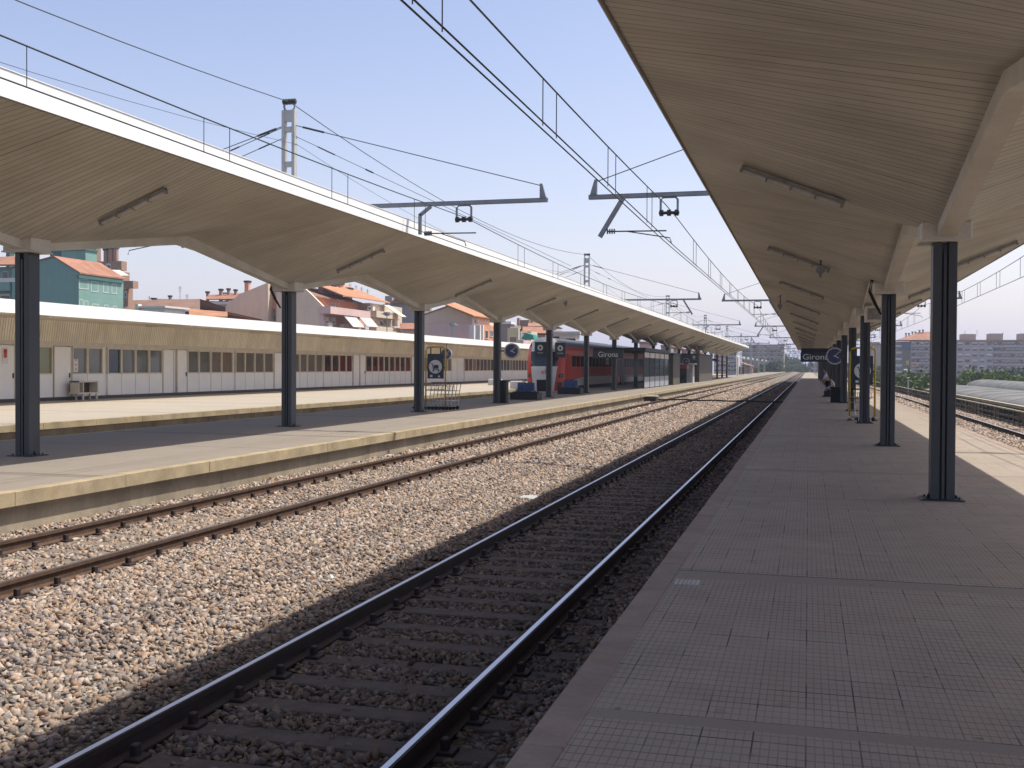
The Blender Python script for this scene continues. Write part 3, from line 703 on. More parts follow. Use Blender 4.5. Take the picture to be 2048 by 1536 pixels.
def stag(y, y0, xa, xb): ph = ((y - y0) / MS) % 2.0; f = ph if ph <= 1 else 2 - ph; return xa + (xb - xa) * f
def catenary(xa, xb, y0, cz, mtop, mlow, phrase, double, yend=380, ystart=-14):
    yy = []; y = ystart
    while y < yend: yy.append(y); y += MS / 16
    con = lambda y: stag(y, y0, xa, xb)
    for q in ((-.05, .05) if double else (0,)):
        wire('contact_wire', ('left one of the pair of contact wires ' if q < 0 else 'right one of the pair of contact wires ' if q > 0 else 'low straight contact wire ') + phrase, [(con(y) + q, y, cz) for y in yy], .0105)
    def drops(t):
        y = y0 - MS + 1.2
        while y < 200:
            ph = ((y - y0) % MS)
            if 1.5 < ph < MS - 1.2:
                for dy in (0, .75): d = B(); d.tube([(con(y + dy), y + dy, cz), (con(y + dy), y + dy, sag(y + dy, y0, mtop, mlow))], .0068, 4); d.build('dropper', 'wire', t)
            y += 4.55
    wire('messenger_wire', 'sagging messenger wire with pairs of droppers ' + phrase, [(con(y), y, sag(y, y0, mtop, mlow)) for y in yy], .0115, None, drops)
catenary(-8.75, -8.3, YL + BAY, CZL, 5.66, 5.32, 'over the sunlit rusty track', False)
catenary(-3.2, -3.0, YR + BAY, CZR, 5.50, 5.19, 'over the shaded near track', True)
catenary(6.2, 6.4, YR + BAY, CZR - .12, 5.46, 5.06, 'over the track beyond the near platform', False)
wire('feeder_wire', 'thick feeder wire running across the tops of the far canopy masts', [(C2, y, sag(y, YL + BAY, 8.96, 8.05)) for y in np.arange(-14.2, 380, MS / 16)], .0125)
wire('earth_wire', 'thin pale wire on the masts below the feeder wire', [(C2 + .2, y, sag(y, YL + BAY, 7.80, 6.75)) for y in np.arange(-14.2, 380, MS / 16)], .006)
for k in range(2):                                                   # slanting stay cables between masts over the far canopy
    y = YL + BAY + k * MS
    b = B()
    for dz, dx in ((-.45, 1.0), (-.75, 1.3)):
        p0 = Vector((C2 - .2, y, 8.72 + dz)); p1 = Vector((C2 - 6.6, y - .4, 6.3 + dz)); b.tube([p0, p1], .011, 5)
        for f0, f1 in ((.06, .11), (.2, .24)): b.tube([p0 + (p1 - p0) * f0, p0 + (p1 - p0) * f1], .02, 6)
    p0 = Vector((C2 + .2, y, 8.0)); p1 = Vector((-10.4, y + 21, 6.3)); b.tube([p0, p1], .009, 5); b.tube([p0 + (p1 - p0) * .05, p0 + (p1 - p0) * .09], .02, 6); b.tube([p0 + (p1 - p0) * .17, p0 + (p1 - p0) * .19], .025, 6)
    tag(b.build('stay_cables', 'wire'), '%s set of slanting stay cables with insulators below a mast top over the far canopy' % nth(k).replace(' one', ''), 'cable', 'stay cables')

# ------------------------------------------------------------------ station building behind the third platform
XW, XF = -33.5, -29.5
ST = thing('station_building', 'long low white station building with slatted eaves behind the third platform', 'building', (XW, 70, ZL))
Y0b, Y1b = 22, 152
w = B(); w.box(XW - 12, XW - .1, Y0b, Y1b, -7, 2.62); w.build('wall', 'white_wall', ST)
r = B(); r.box(XW - 12, XF - .03, Y0b, Y1b, 4.08, 4.16); r.build('roof', 'roof_grey', ST)
s = B(); s.quad((XW + .02, Y0b, 2.78), (XW + .02, Y1b, 2.78), (XW + .17, Y1b, 3.75), (XW + .17, Y0b, 3.75)); s.build('slat_panel', 'soffit_b', ST)
s = B(); s.box(XW + .1, XF - .03, Y0b, Y1b, 3.752, 3.80); s.build('soffit', 'cream', ST)
rb = B()
y = 27
while y < Y1b:
    rb.prismx([(y, 3.75), (y + .14, 3.75), (y + .14, 3.63), (y, 3.63)], XF - 2.6, XF - .05); y += 10.36
rb.build('bracket', 'cream', ST)
f = B(); y = Y0b
while y < Y1b: f.box(XF - .03, XF, y + .003, min(y + 6, Y1b) - .003, 3.70, 4.22); y += 6
f.build('fascia', 'white_fascia', ST)
h = B(); h.box(XW - .1, XW + .03, Y0b, Y1b, 2.60, 2.78); h.build('header', 'white_frame', ST)
pl = B(); pl.box(XW - .1, XW + .012, Y0b, Y1b, ZL, .22); pl.build('plinth', 'steel', ST)
def st_window(y0, y1, pane):
    fr = B(); z0, z1 = 1.33, 2.50
    for a, b in ((y0, y0 + .07), (y1 - .07, y1)): fr.box(XW - .1, XW + .02, a, b, z0, z1)
    fr.box(XW - .1, XW + .02, y0, y1, z1, 2.60); fr.box(XW - .1, XW + .028, y0, y1, z0 - .06, z0)
    fm = fr.build('window', 'white_frame', ST)
    g = B(); g.box(XW - .08, XW - .06, y0 + .07, y1 - .07, z0, z1); g.build('pane', pane, fm)
    p = B(); p.box(XW - .1, XW + .006, y0 + .012, y1 - .012, .225, z0 - .06); p.build('panel', 'white_wall', fm)
def st_door(y0, y1, hy=None):
    d = B(); d.box(XW - .1, XW + .004, y0 + .015, y1 - .015, .225, 2.55); o = d.build('door', 'white_wall', ST)
    j = B(); j.box(XW - .1, XW + .025, y0 - .03, y0 + .012, .22, 2.60); j.box(XW - .1, XW + .025, y1 - .012, y1 + .03, .22, 2.60); j.build('frame', 'white_frame', o)
    if hy: hb = B(); hb.cbox(XW + .004, XW + .05, hy - .03, hy + .03, 1.12, 1.34, .01); hb.build('handle', 'black', o)
# the rhythm of doors and windows read along the wall
seq = [('d', 38.2, 40.05, 39.95), ('w', 40.2, 42.55, 'pane_green'), ('d', 42.65, 43.82, 43.7), ('w', 43.92, 45.04, 'pane_dim'), ('w', 45.05, 46.22, 'pane_dim'),
       ('w', 46.6, 47.72, 'pane_dark'), ('w', 47.73, 48.9, 'pane_dim'), ('w', 48.92, 50.1, 'pane_dim'), ('w', 50.12, 51.33, 'pane_dim'), ('d', 51.4, 52.35, None), ('d', 52.75, 53.7, 53.6),
       ('w', 53.78, 54.95, 'pane_dim'), ('w', 54.97, 56.2, 'pane_dim'), ('w', 56.25, 57.42, 'pane_dim'), ('w', 57.45, 58.72, 'pane_dim'), ('w', 59.05, 60.2, 'pane_dim'), ('w', 60.22, 61.4, 'pane_dim'), ('w', 61.42, 62.62, 'pane_dim'), ('w', 62.65, 63.88, 'pane_dim'),
       ('d', 64.0, 65.2, None), ('w', 66.5, 67.65, 'pane_dim'), ('w', 67.7, 68.8, 'pane_dim'), ('w', 68.85, 70.1, 'pane_dim'), ('w', 70.15, 71.3, 'pane_dim'), ('w', 71.5, 72.8, 'pane_dark'), ('w', 72.85, 74.1, 'pane_dark'), ('w', 74.15, 75.35, 'pane_reflection'), ('w', 75.4, 76.5, 'pane_reflection'), ('d', 76.7, 77.8, None), ('d', 78.0, 79.0, 78.9),
       ('w', 79.1, 80.4, 'pane_dark'), ('w', 80.45, 81.7, 'pane_reflection'), ('w', 81.75, 82.9, 'pane_reflection'), ('w', 82.95, 84.0, 'pane_dark'), ('w', 84.1, 85.3, 'pane_reflection'), ('w', 85.35, 86.5, 'pane_reflection'), ('w', 86.55, 87.7, 'pane_dark'), ('w', 87.75, 89.1, 'pane_reflection'), ('d', 89.3, 90.5, None)]
y = 92.5
while y < 100: seq.append(('w', y, y + 1.3, 'pane_dim')); y += 1.32
seq.append(('d', 100.2, 102, None)); y = 104.5
while y < 146: seq.append(('w', y, y + 1.3, random.choice(['pane_dim', 'pane_dark', 'pane_reflection']))); y += 1.32
for a in seq:
    if a[0] == 'w': st_window(*a[1:])
    else: st_door(*a[1:])
# notices on the wall
def notice(y0, y1, z0, z1, kind, label):
    t = thing('notice', label, 'notice', (XW, y0, z0)); b = B(); b.box(XW + .03, XW + .035, y0, y1, z0, z1); b.build('sheet', 'sign_white', t)
    b = B()
    if kind == 'red':
        b.box(XW + .0352, XW + .037, y0 + .06, y1 - .06, z1 - .2, z1 - .06); b.box(XW + .0352, XW + .037, y0 + .06, y1 - .06, z0 + .26, z0 + .55); m = 'train_red'
    else:
        for i in range(3):
            zc_ = z0 + .14 + i * .22; b.prismx([(y0 + .06, zc_), ((y0 + y1) / 2, zc_ - .09), (y1 - .06, zc_), ((y0 + y1) / 2, zc_ + .05)], XW + .0352, XW + .037)
        m = 'pink'
    b.build('print', m, t)
notice(39.3, 39.62, 1.75, 2.45, 'red', 'red and white notice on the white door at the left edge')
notice(43.98, 44.3, 1.38, 2.0, 'pink', 'white notice with pink marks on the office window above the wooden crate')
# crate standing by the wall
t = thing('wooden_crate', 'pale open box on legs standing against the white station wall', 'crate', (-33.0, 44.0, ZL))
b = B(); x0, x1, ya, yb = -33.25, -32.75, 43.4, 44.85
for yy_ in (ya, ya + .33, yb - .06): b.box(x0, x1, yy_, yy_ + .05, .42, .96)
b.box(x0, x1, ya, yb, .90, .96); b.box(x0, x1, ya - .04, yb + .04, .36, .42); b.build('body', 'cream', t)
for yy_ in (ya + .35, yb - .1):
    for xx in (x0 + .03, x1 - .1): l = B(); l.box(xx, xx + .07, yy_, yy_ + .08, ZL, .36); l.build('leg', 'cream', t)
bk = B(); bk.box(x0, x0 + .03, ya, yb, .42, .9); bk.build('back_panel', 'shelter_dark', t)
# white concrete blocks near the train
for i, (u, v, lab) in enumerate([(990, 770, 'left one of the two white concrete blocks on the third platform'), (1036, 776, 'right one of the two white concrete blocks, next to the train nose')]):
    p = at(u, v, Z=ZL); b = B(); b.cbox(-.55, .55, -.4, .4, 0, .55, .04); o = b.build('concrete_block', 'sign_white'); o.location = (p.x, p.y, ZL); tag(o, lab, 'block', 'white concrete blocks')
# ------------------------------------------------------------------ red train
TX, TY = -19.1, 78.8
def body_half(z):                                                    # half width of the car body by height
    return float(np.interp(z, [-.25, .1, .8, 2.6, 3.2, 3.6, 3.85, 3.97], [1.36, 1.42, 1.46, 1.46, 1.36, 1.1, .7, .25]))
def nose(x, z):                                                      # the cab front: leaning back and rounded at the corners
    return .55 * max(0, (z - 1.5) / 2.4) ** 1.6 + .85 * (abs(x) / 1.46) ** 3.2 + .12 * max(0, (.5 - z))
TR = thing('train', 'red and white regional train with black windscreen standing behind the far island platform', 'train', (TX, TY, -.5))
zl = [-.25, .1, .45, .8, 1.2, 1.55, 1.78, 2.1, 2.5, 2.9, 3.05, 3.3, 3.6, 3.85, 3.97]
def sframe(z): return float(np.interp(z, [-.25, .45, 1.78, 2.9, 3.3], [.55, .58, .70, .76, .80]))
def front_patch(name, mat, z0, z1, s0, s1, off=0.0, parent=TR, m=8):
    b = B(); zz = sorted(set([z0, z1] + [z for z in zl if z0 < z < z1])); vs = []
    for z in zz:
        for i in range(m + 1):
            a = s0(z) + (s1(z) - s0(z)) * i / m; x = a * body_half(z); vs.append((TX + x, TY + nose(x, z) - off, z))
    fs = [(r * (m + 1) + i, r * (m + 1) + i + 1, (r + 1) * (m + 1) + i + 1, (r + 1) * (m + 1) + i) for r in range(len(zz) - 1) for i in range(m)]
    return b.add(vs, fs).build(name, mat, parent, True)
front_patch('cab_side', 'train_red', -.25, 3.3, lambda z: -1, lambda z: -sframe(z)); front_patch('cab_side', 'train_red', -.25, 3.3, sframe, lambda z: 1)
front_patch('nose_panel', 'train_white', -.25, 1.78, lambda z: -sframe(z), sframe); ws = front_patch('windscreen', 'glass_dark', 1.78, 2.9, lambda z: -sframe(z), sframe)
front_patch('cab_roof', 'train_white', 2.9, 3.97, lambda z: -sframe(z) if z <= 3.3 else -1, lambda z: sframe(z) if z <= 3.3 else 1)
front_patch('windscreen_sill', 'train_grey', 1.93, 2.02, lambda z: -sframe(z) * .85, lambda z: sframe(z) * .85, .02, ws)
front_patch('coupling_recess', 'train_under', -.1, .78, lambda z: -.36, lambda z: .36, .012)
for s in (-1, 1):
    h = front_patch('headlight', 'black', .95, 1.22, (lambda z, s=s: s * .94 if s < 0 else .74), (lambda z, s=s: s * .74 if s < 0 else .94), .015, TR, 4)
    front_patch('lens', 'pane_dim', 1.02, 1.15, (lambda z, s=s: -.90 if s < 0 else .80), (lambda z, s=s: -.80 if s < 0 else .90), .022, h, 3)
    front_patch('buffer_pad', 'train_grey', .12, .62, (lambda z, s=s: -.92 if s < 0 else .70), (lambda z, s=s: -.70 if s < 0 else .92), .015, TR, 4)
text('operator_mark', 'eR', (TX + .12, TY - .02, 1.36), .52, 'train_red', TR, (math.pi / 2, 0, 0), 1.05, .004)
for ci, (y0, y1) in enumerate([(TY, TY + 25.5), (TY + 26.2, TY + 52), (TY + 52.7, TY + 78)]):
    def side(z0, z1, mat, name):
        b = B(); zz = sorted(set([z0, z1] + [z for z in zl if z0 < z < z1]))
        for s in (-1, 1):
            for a, c in zip(zz[:-1], zz[1:]):
                ya, yc = (y0 + nose(body_half(a), a), y0 + nose(body_half(c), c)) if ci == 0 else (y0, y0)
                b.quad((TX + s * body_half(a), ya, a), (TX + s * body_half(a), y1, a), (TX + s * body_half(c), y1, c), (TX + s * body_half(c), yc, c))
        return b.build(name, mat, TR, True)
    side(.8, 3.3, 'train_red', 'body_side')
    side(3.3, 3.97, 'train_grey', 'roof'); b = B(); b.box(TX - .3, TX + .3, y0 + 1.2, y1, 3.85, 3.975); b.build('roof_ridge', 'train_grey', TR)
    sk = B()
    for s in (-1, 1):                                                # white swoosh over the skirt
        top = [(y0 + .9 + i * .8, .35 + .62 * min(1, i / 9) ** .6) for i in range(32) if y0 + .9 + i * .8 < y1] if ci == 0 else [(y0, .97), (y1, .97)]
        top.append((y1, .97)); poly = top + [(y1, .28), (top[0][0], .28)]
        x0, x1 = sorted((TX + s * 1.462, TX + s * 1.472)); sk.prismx(poly, x0, x1)
    sk.build('skirt_band', 'train_white', TR); side(-.25, .8, 'train_grey', 'skirt')
    wy = y0 + (3.4 if ci == 0 else 2.0)
    while wy < y1 - 2:
        for s in (-1, 1):
            b = B(); x0, x1 = sorted((TX + s * 1.44, TX + s * 1.470)); b.cbox(x0, x1, wy, wy + 1.35, 1.78, 2.62, .006); b.build('window', 'glass_dark', TR)
        wy += 1.62
    for dy in (y0 + (2.2 if ci == 0 else .9), y1 - 1.6):
        for s in (-1, 1):
            x0, x1 = sorted((TX + s * 1.44, TX + s * 1.476)); b = B(); b.box(x0, x1, dy - .45, dy + .45, .1, 2.75); b.build('door', 'train_red', TR)
    b = B(); b.box(TX - .9, TX + .9, y1, y1 + .7, .2, 3.3); b.build('gangway', 'train_under', TR)
    b = B(); b.box(TX - 1.2, TX + 1.2, y0 + 2, y1, -.9, -.2)
    for yy_ in (y0 + 3, y0 + 5.5, y1 - 5, y1 - 2.5):
        for s in (-1, 1): b.disc((TX + s * .83, yy_, -.05), .44, 'x', 20, .13)
    b.build('underframe', 'train_under', TR)
b = B(); b.disc((TX, TY + 3.5, 3.97), .42, 'z', 20, .25); b.disc((TX, TY + 9.5, 3.97), .42, 'z', 20, .25); b.build('roof_fan', 'train_under', TR)
# ------------------------------------------------------------------ clocks
def clock(cx, y, z, r, bx, label, up=False):
    t = thing('station_clock', label, 'clock', (cx, y, z), 'platform clocks')
    b = B(); b.disc((cx, y, z), r, 'y', 40, .22); b.build('case', 'clock_rim', t)
    b = B(); b.disc((cx, y - .112, z), r + .012, 'y', 40, .03, r - .045); b.build('rim', 'clock_rim', t)
    b = B(); b.disc((cx, y - .116, z), r - .05, 'y', 40, .01); f = b.build('face', 'clock_blue', t)
    def hand(a, l, w): 
        b = B(); d = Vector((math.sin(a), 0, math.cos(a))); b.bar(Vector((cx, y - .13, z)) - d * .05, Vector((cx, y - .13, z)) + d * l, .012, w, d.cross(Vector((0, 1, 0)))); b.build('hand', 'hand', t)
    hand(math.radians(48), r * .78, .022); hand(math.radians(118), r * .52, .035)
    b = B()
    for k in range(12):
        a = k * math.pi / 6; p = Vector((cx + math.sin(a) * r * .82, y - .123, z + math.cos(a) * r * .82)); b.bar(p, p + Vector((math.sin(a), 0, math.cos(a))) * r * .07, .004, .02)
    b.build('hour_mark', 'hand', f)
    b = B(); b.bar((cx + (r if bx > cx else -r), y, z), (bx, y, z), .06) if not up else b.bar((cx, y, z + r), (cx, y, bx), .05)
    b.build('bracket', 'steel', t)
    return t
p = at(1024.5, 702, Y=47.9); clock(p.x, 47.9, p.z, .345, C2 + .15, 'large dark blue clock hanging before the fourth column of the far canopy')
p = at(1669.5, 712, Y=56.83); clock(p.x, 56.83, p.z, .415, C1 - .15, 'dark blue clock in front of the name board under the near canopy')
p = at(1372, 723, Y=120.38); clock(p.x, 120.38, p.z, .37, C2 + .15, 'small far clock beyond the shelter under the far canopy')
p = at(893, 708, X=-29.8); clock(p.x, p.y, p.z, .48, 3.72, 'clock with sunlit white side hanging from the eaves of the station building', True)
# ------------------------------------------------------------------ name boards
def board(x0, x1, y, z0, z1, body, size, bx, label, sx=1.0, tx=None):
    t = thing('name_board', label, 'sign', ((x0 + x1) / 2, y, z0), 'station name boards')
    b = B(); b.cbox(x0, x1, y - .07, y + .07, z0, z1, .02); b.build('panel', 'sign_slate', t)
    b = B(); b.box(x0 + .04, x1 - .04, y - .06, y + .06, z1, z1 + .22); b.build('light_box', 'steel_dark', t)
    b = B(); b.box(bx - .08, bx + .08, y + .06, y + .3, z0 + .1, z0 + .2); b.box(bx - .08, bx + .08, y + .06, y + .3, z1 - .2, z1 - .1); b.build('bracket', 'steel', t)
    text('lettering', body, (tx if tx is not None else (x0 + x1) / 2, y - .075, (z0 + z1) / 2 - .01), size, 'sign_white', t, sx=sx)
p0, p1 = at(1186, 701, Y=78.6), at(1247, 717, Y=78.6)
board(p0.x, p1.x, 78.6, p1.z, p0.z, 'Girona', .54, C2, 'dark slate name board reading Girona in front of the red train', .98)
p0, p1 = at(1601, 704, Y=66.9), at(1681, 724, Y=66.9)
board(p0.x, p1.x, 66.9, p1.z, p0.z, 'Girona', .47, C1, 'dark slate name board reading Girona partly behind the clock under the near canopy', 1.12, (p0.x + p1.x) / 2 - .28)
# ------------------------------------------------------------------ direction signs with ring and arrow
def arrow_sign(x, y, z, w, h, body, zt, label):
    t = thing('direction_sign', label, 'sign', (x, y, z), 'direction signs with arrow')
    b = B(); b.cbox(x - w / 2, x + w / 2, y - .06, y + .06, z - h / 2, z + h / 2, .02); b.build('panel', 'sign_slate', t)
    b = B(); b.disc((x, y - .066, z + .1), .155, 'y', 28, .01, .0); r = b.build('roundel', 'sign_white', t)
    b = B(); b.prism([(x, z + .2), (x - .1, z + .08), (x - .035, z + .08), (x - .035, z + .0), (x + .035, z + .0), (x + .035, z + .08), (x + .1, z + .08)], y - .076, y - .0715); b.build('arrow', 'sign_slate', r)
    text('lettering', body, (x, y - .064, z - .18), .11, 'sign_white', t); b = B(); s_ = 1 if zt > x else -1; b.bar((x + s_ * w / 2, y, z), (zt, y, z), .05); b.build('bracket', 'steel', t)
p = at(1081, 699, Y=58.24); arrow_sign(p.x, 58.24, p.z, .66, .84, 'Sortida', C2 - .15, 'slate sign with white arrow ring, left of the column before the train windscreen')
p = at(1121, 700, Y=58.24); arrow_sign(p.x, 58.24, p.z, .60, .82, 'Sortida', C2 + .15, 'slate sign with white arrow ring, right of the column before the red train side')
for u, lab in ((1346, 'small dark sign with pale ring under the far canopy, left of the far clock'), (1388, 'small dark sign with pale ring under the far canopy, right of the far clock')):
    Yc_ = 110.02 if u < 1360 else 120.38; p = at(u, 716, Y=Yc_); arrow_sign(p.x, Yc_, p.z, .8, 1.0, 'Sortida', C2 + .15, lab)
# ------------------------------------------------------------------ luggage trolley parks
def trolley_sign(x, y, zb, label):
    t = thing('trolley_sign', label, 'sign', (x, y, zb), 'yellow framed trolley signs'); w, h = .40, 2.42
    b = B(); b.tube([(x - w, y, zb), (x - w, y, zb + h - .14), (x - w + .04, y, zb + h - .04), (x - w + .14, y, zb + h), (x + w - .14, y, zb + h), (x + w - .04, y, zb + h - .04), (x + w, y, zb + h - .14), (x + w, y, zb)], .032, 8)
    b.tube([(x - w, y, zb + .78), (x + w, y, zb + .78)], .014, 6); b.build('frame', 'yellow', t, True)
    b = B(); b.cbox(x - .33, x + .33, y - .03, y + .03, zb + 1.2, zb + 2.16, .01)
    for q in (-.2, .2): b.box(x + q - .02, x + q + .02, y - .015, y + .015, zb + 2.15, zb + 2.40)
    for s_ in (-1, 1): b.box(x + s_ * .33 - .03, x + s_ * .33 + .06 * max(0, s_) + .0, y - .012, y + .012, zb + 1.6, zb + 1.66)
    b.build('panel', 'sign_slate', t)
    zc_ = zb + 1.66; b = B(); b.disc((x, y - .034, zc_), .265, 'y', 36, .01); rd = b.build('roundel', 'sign_white', t)
    b = B(); yy_ = y - .042                                          # trolley pictogram: handle, basket, case, wheels
    b.bar((x - .19, yy_, zc_ + .12), (x - .13, yy_, zc_ + .12), .006, .025); b.bar((x - .13, yy_, zc_ + .13), (x - .08, yy_, zc_ - .10), .006, .03, (1, 0, 0)); b.bar((x - .09, yy_, zc_ - .10), (x + .15, yy_, zc_ - .10), .006, .03)
    b.cbox(x - .07, x + .13, yy_ - .003, yy_ + .003, zc_ - .07, zc_ + .07, .001); b.disc((x - .08, yy_, zc_ - .155), .035, 'y', 14, .006); b.disc((x + .13, yy_, zc_ - .155), .035, 'y', 14, .006); b.build('pictogram', 'sign_slate', rd)
    b = B(); b.cbox(x - .22, x - .12, y - .036, y - .03, zb + 1.26, zb + 1.34, .002); b.prism([(x + .1, zb + 1.25), (x + .2, zb + 1.25), (x + .15, zb + 1.35)], y - .036, y - .03); b.build('mark', 'sign_white', t)
    b = B()
    for s_ in (-1, 1): b.cbox(x + s_ * w - .09, x + s_ * w + .09, y - .12, y + .12, zb, zb + .03, .01)
    b.build('foot', 'steel_dark', t)
pl_ = at(871, 819, Z=ZL); trolley_sign(pl_.x, pl_.y, ZL, 'yellow framed luggage trolley sign beside the third column of the far canopy')
pr_ = at(1724, 841, Z=0); trolley_sign(pr_.x, pr_.y, 0, 'yellow framed luggage trolley sign behind the third column of the near canopy')
def trolley():
    t = thing('luggage_trolley', None, 'trolley', (0, 0, 0))
    b = B()
    for s in (-1, 1):
        b.tube([(s * .24, -.30, .12), (s * .20, .62, .12)], .017, 6); b.tube([(s * .24, -.30, .12), (s * .24, -.36, .6), (s * .24, -.44, 1.02)], .017, 6)
    for yy_ in (-.25, .05, .35, .6): b.tube([(-.22, yy_, .12), (.22, yy_, .12)], .012, 5)
    for z in (.35, .6): b.tube([(-.24, -.33, z), (.24, -.33, z)], .011, 5)
    b.build('frame', 'chrome', t)
    b = B(); b.tube([(-.28, -.45, 1.04), (.28, -.45, 1.04)], .024, 8); b.build('handle', 'black', t)
    b = B(); b.cbox(-.24, .24, -.36, -.14, .72, .74, .005)
    for x in (-.24, -.08, .08, .24): b.tube([(x, -.14, .72), (x, -.13, .92)], .008, 5)
    b.tube([(-.24, -.13, .92), (.24, -.13, .92)], .009, 5); b.build('basket', 'black', t)
    for x, yy_ in ((-.23, -.28), (.23, -.28), (0, .58)): b = B(); b.disc((x, yy_, .075), .075, 'x', 14, .035); b.build('wheel', 'rubber', t)
    return t
tp = trolley()
for i in range(7):
    o = tp if i == 0 else copy_tree(tp)
    o.location = (pl_.x - .42 + i * .145, pl_.y + .12 + i * .01, ZL); o.rotation_euler.z = math.radians(74)
    tag(o, ('leftmost chrome luggage trolley' if i == 0 else 'rightmost chrome luggage trolley' if i == 6 else '%s chrome luggage trolley from the left' % ['', 'second', 'third', 'fourth', 'fifth', 'sixth'][i]) + ' under the yellow sign on the far platform', None, 'luggage trolleys')
for i in range(2):
    o = copy_tree(tp); o.location = (pr_.x - .18 + i * .3, pr_.y - .2 + i * .3, 0); o.rotation_euler.z = math.radians(180 + 20 * i)
    tag(o, ['front', 'rear'][i] + ' chrome luggage trolley parked under the yellow sign on the near platform', None, 'luggage trolleys')
# ------------------------------------------------------------------ benches, bins
def bench(u, v, zb, label, w=1.45):
    p = at(u, v, Z=zb); t = thing('bench', label, 'bench', (p.x, p.y, zb), 'blue platform benches')
    b = B(); b.cbox(p.x - w / 2, p.x + w / 2, p.y - .5, p.y + .5, zb, zb + .36, .03); b.build('plinth', 'dark_plinth', t)
    n_seats = 3; sw = w * .62 / n_seats
    for s in (-1, 1):
        for k in range(n_seats):
            x = p.x - w * .31 + sw * (k + .5); b = B(); b.cbox(x - sw * .46, x + sw * .46, p.y + s * .27 - .2, p.y + s * .27 + .2, zb + .40, zb + .46, .02)
            b.bar((x, p.y + s * .08, zb + .44), (x, p.y + s * .02, zb + .86), sw * .9, .04, (0, 1, 0)); b.build('seat', 'blue_seat', t)
    b = B(); b.box(p.x - w / 2 + .03, p.x + w / 2 - .03, p.y - .06, p.y + .06, zb + .36, zb + .41); b.build('rail', 'steel_dark', t)
bench(1052, 799, ZL, 'blue seated bench on dark plinth left of the column in front of the train nose'); bench(1141, 788, ZL, 'blue seated bench on dark plinth right of the column in front of the train side')
bench(1352, 766, ZL, 'small distant blue bench beyond the glass shelter on the far platform')
def bin_(u, v, zb, label, h=.92, w=.5):
    p = at(u, v, Z=zb); t = thing('litter_bin', label, 'bin', (p.x, p.y, zb), 'litter bins')
    b = B(); b.cbox(p.x - w / 2, p.x + w / 2, p.y - w / 2, p.y + w / 2, zb, zb + h, .03); b.build('body', 'dark_plinth', t)
    b = B(); b.cbox(p.x - w / 2 - .02, p.x + w / 2 + .02, p.y - w / 2 - .02, p.y + w / 2 + .02, zb + h, zb + h + .05, .02); b.build('lid', 'steel_dark', t)
    b = B(); b.box(p.x - w * .3, p.x + w * .3, p.y - w / 2 - .004, p.y - w / 2 + .0, zb + h - .25, zb + h - .1); b.build('slot', 'black', t)
bin_(1006, 806, ZL, 'dark square litter bin against the fourth column of the far canopy', 1.0, .42)
bin_(1671, 805, 0, 'dark square litter bin beside the people on the near platform', .75, .5)
# ------------------------------------------------------------------ shelter, kiosk and machines on the far platform
t = thing('glass_shelter', 'glass walled waiting shelter with dark roof beyond the name board on the far platform', 'shelter', (-13.6, 86, ZL))
x0, x1, ya, yb = -15.2, -12.55, 85.5, 101
b = B(); b.box(x0 - .15, x1 + .15, ya - .2, yb + .2, 3.0, 3.3); b.build('roof', 'steel_dark', t)
for yy_ in np.arange(ya, yb + .1, (yb - ya) / 5):
    b = B(); b.box(x1 - .05, x1 + .05, yy_ - .05, yy_ + .05, ZL, 3.0); b.build('post', 'steel', t)
for k in range(5):
    yy_ = ya + k * (yb - ya) / 5; b = B(); b.box(x1 - .01, x1 + .01, yy_ + .06, yy_ + (yb - ya) / 5 - .06, 1.0, 2.5); b.build('pane', 'clear_glass', t)
    b = B(); b.box(x1 - .02, x1 + .02, yy_ + .06, yy_ + (yb - ya) / 5 - .06, .12, .98); b.build('panel', 'frost', t)
    b = B(); b.box(x1 - .02, x1 + .02, yy_ + .06, yy_ + (yb - ya) / 5 - .06, 2.52, 2.95); b.build('panel', 'white_frame', t)
b = B(); b.box(x0, x1, ya - .02, ya + .02, 1.0, 2.9); b.build('pane', 'clear_glass', t)
t = thing('lift_house', 'brown clad kiosk block behind the vending machines on the far platform', 'kiosk', (-13.6, 135, ZL))
b = B(); b.cbox(-15.2, -12.3, 128, 146, ZL, 3.25, .03); b.build('wall', 'shelter_dark', t); b = B(); b.cbox(-15.3, -12.2, 127.8, 146.2, 3.25, 3.4, .03); b.build('roof', 'steel_dark', t)
t = thing('lift_house', 'brown clad block right after the glass shelter on the far platform', 'kiosk', (-13.6, 106, ZL))
b = B(); b.cbox(-15.2, -12.45, 104, 109.5, ZL, 3.0, .03); b.build('wall', 'shelter_dark', t); b = B(); b.cbox(-15.3, -12.35, 103.8, 109.7, 3.0, 3.12, .03); b.build('roof', 'steel_dark', t)
t = thing('vending_machine', 'dark vending machine with red top in front of the brown kiosk', 'vending machine', (-13.2, 119, ZL))
b = B(); b.cbox(-14.2, -12.7, 118.2, 121, ZL, 2.0, .03); b.build('body', 'black', t); b = B(); b.cbox(-14.2, -12.69, 118.19, 121, 1.62, 1.98, .01); b.build('header', 'red_machine', t)
b = B(); b.box(-14.1, -12.8, 118.17, 118.19, .6, 1.5); b.build('window', 'glass_dark', t)
t = thing('ticket_machine', 'tall pale cabinet with flat lid in front of the brown kiosk', 'cabinet', (-12.6, 123, ZL))
b = B(); b.cbox(-13.3, -12.45, 122.2, 124, ZL, 2.1, .03); b.build('body', 'mast', t); b = B(); b.cbox(-14.2, -12.2, 121.9, 124.3, 2.1, 2.22, .02); b.build('lid', 'sign_white', t)
b = B(); b.box(-13.2, -12.55, 122.17, 122.19, 1.2, 2.0); b.build('screen', 'frost', t)
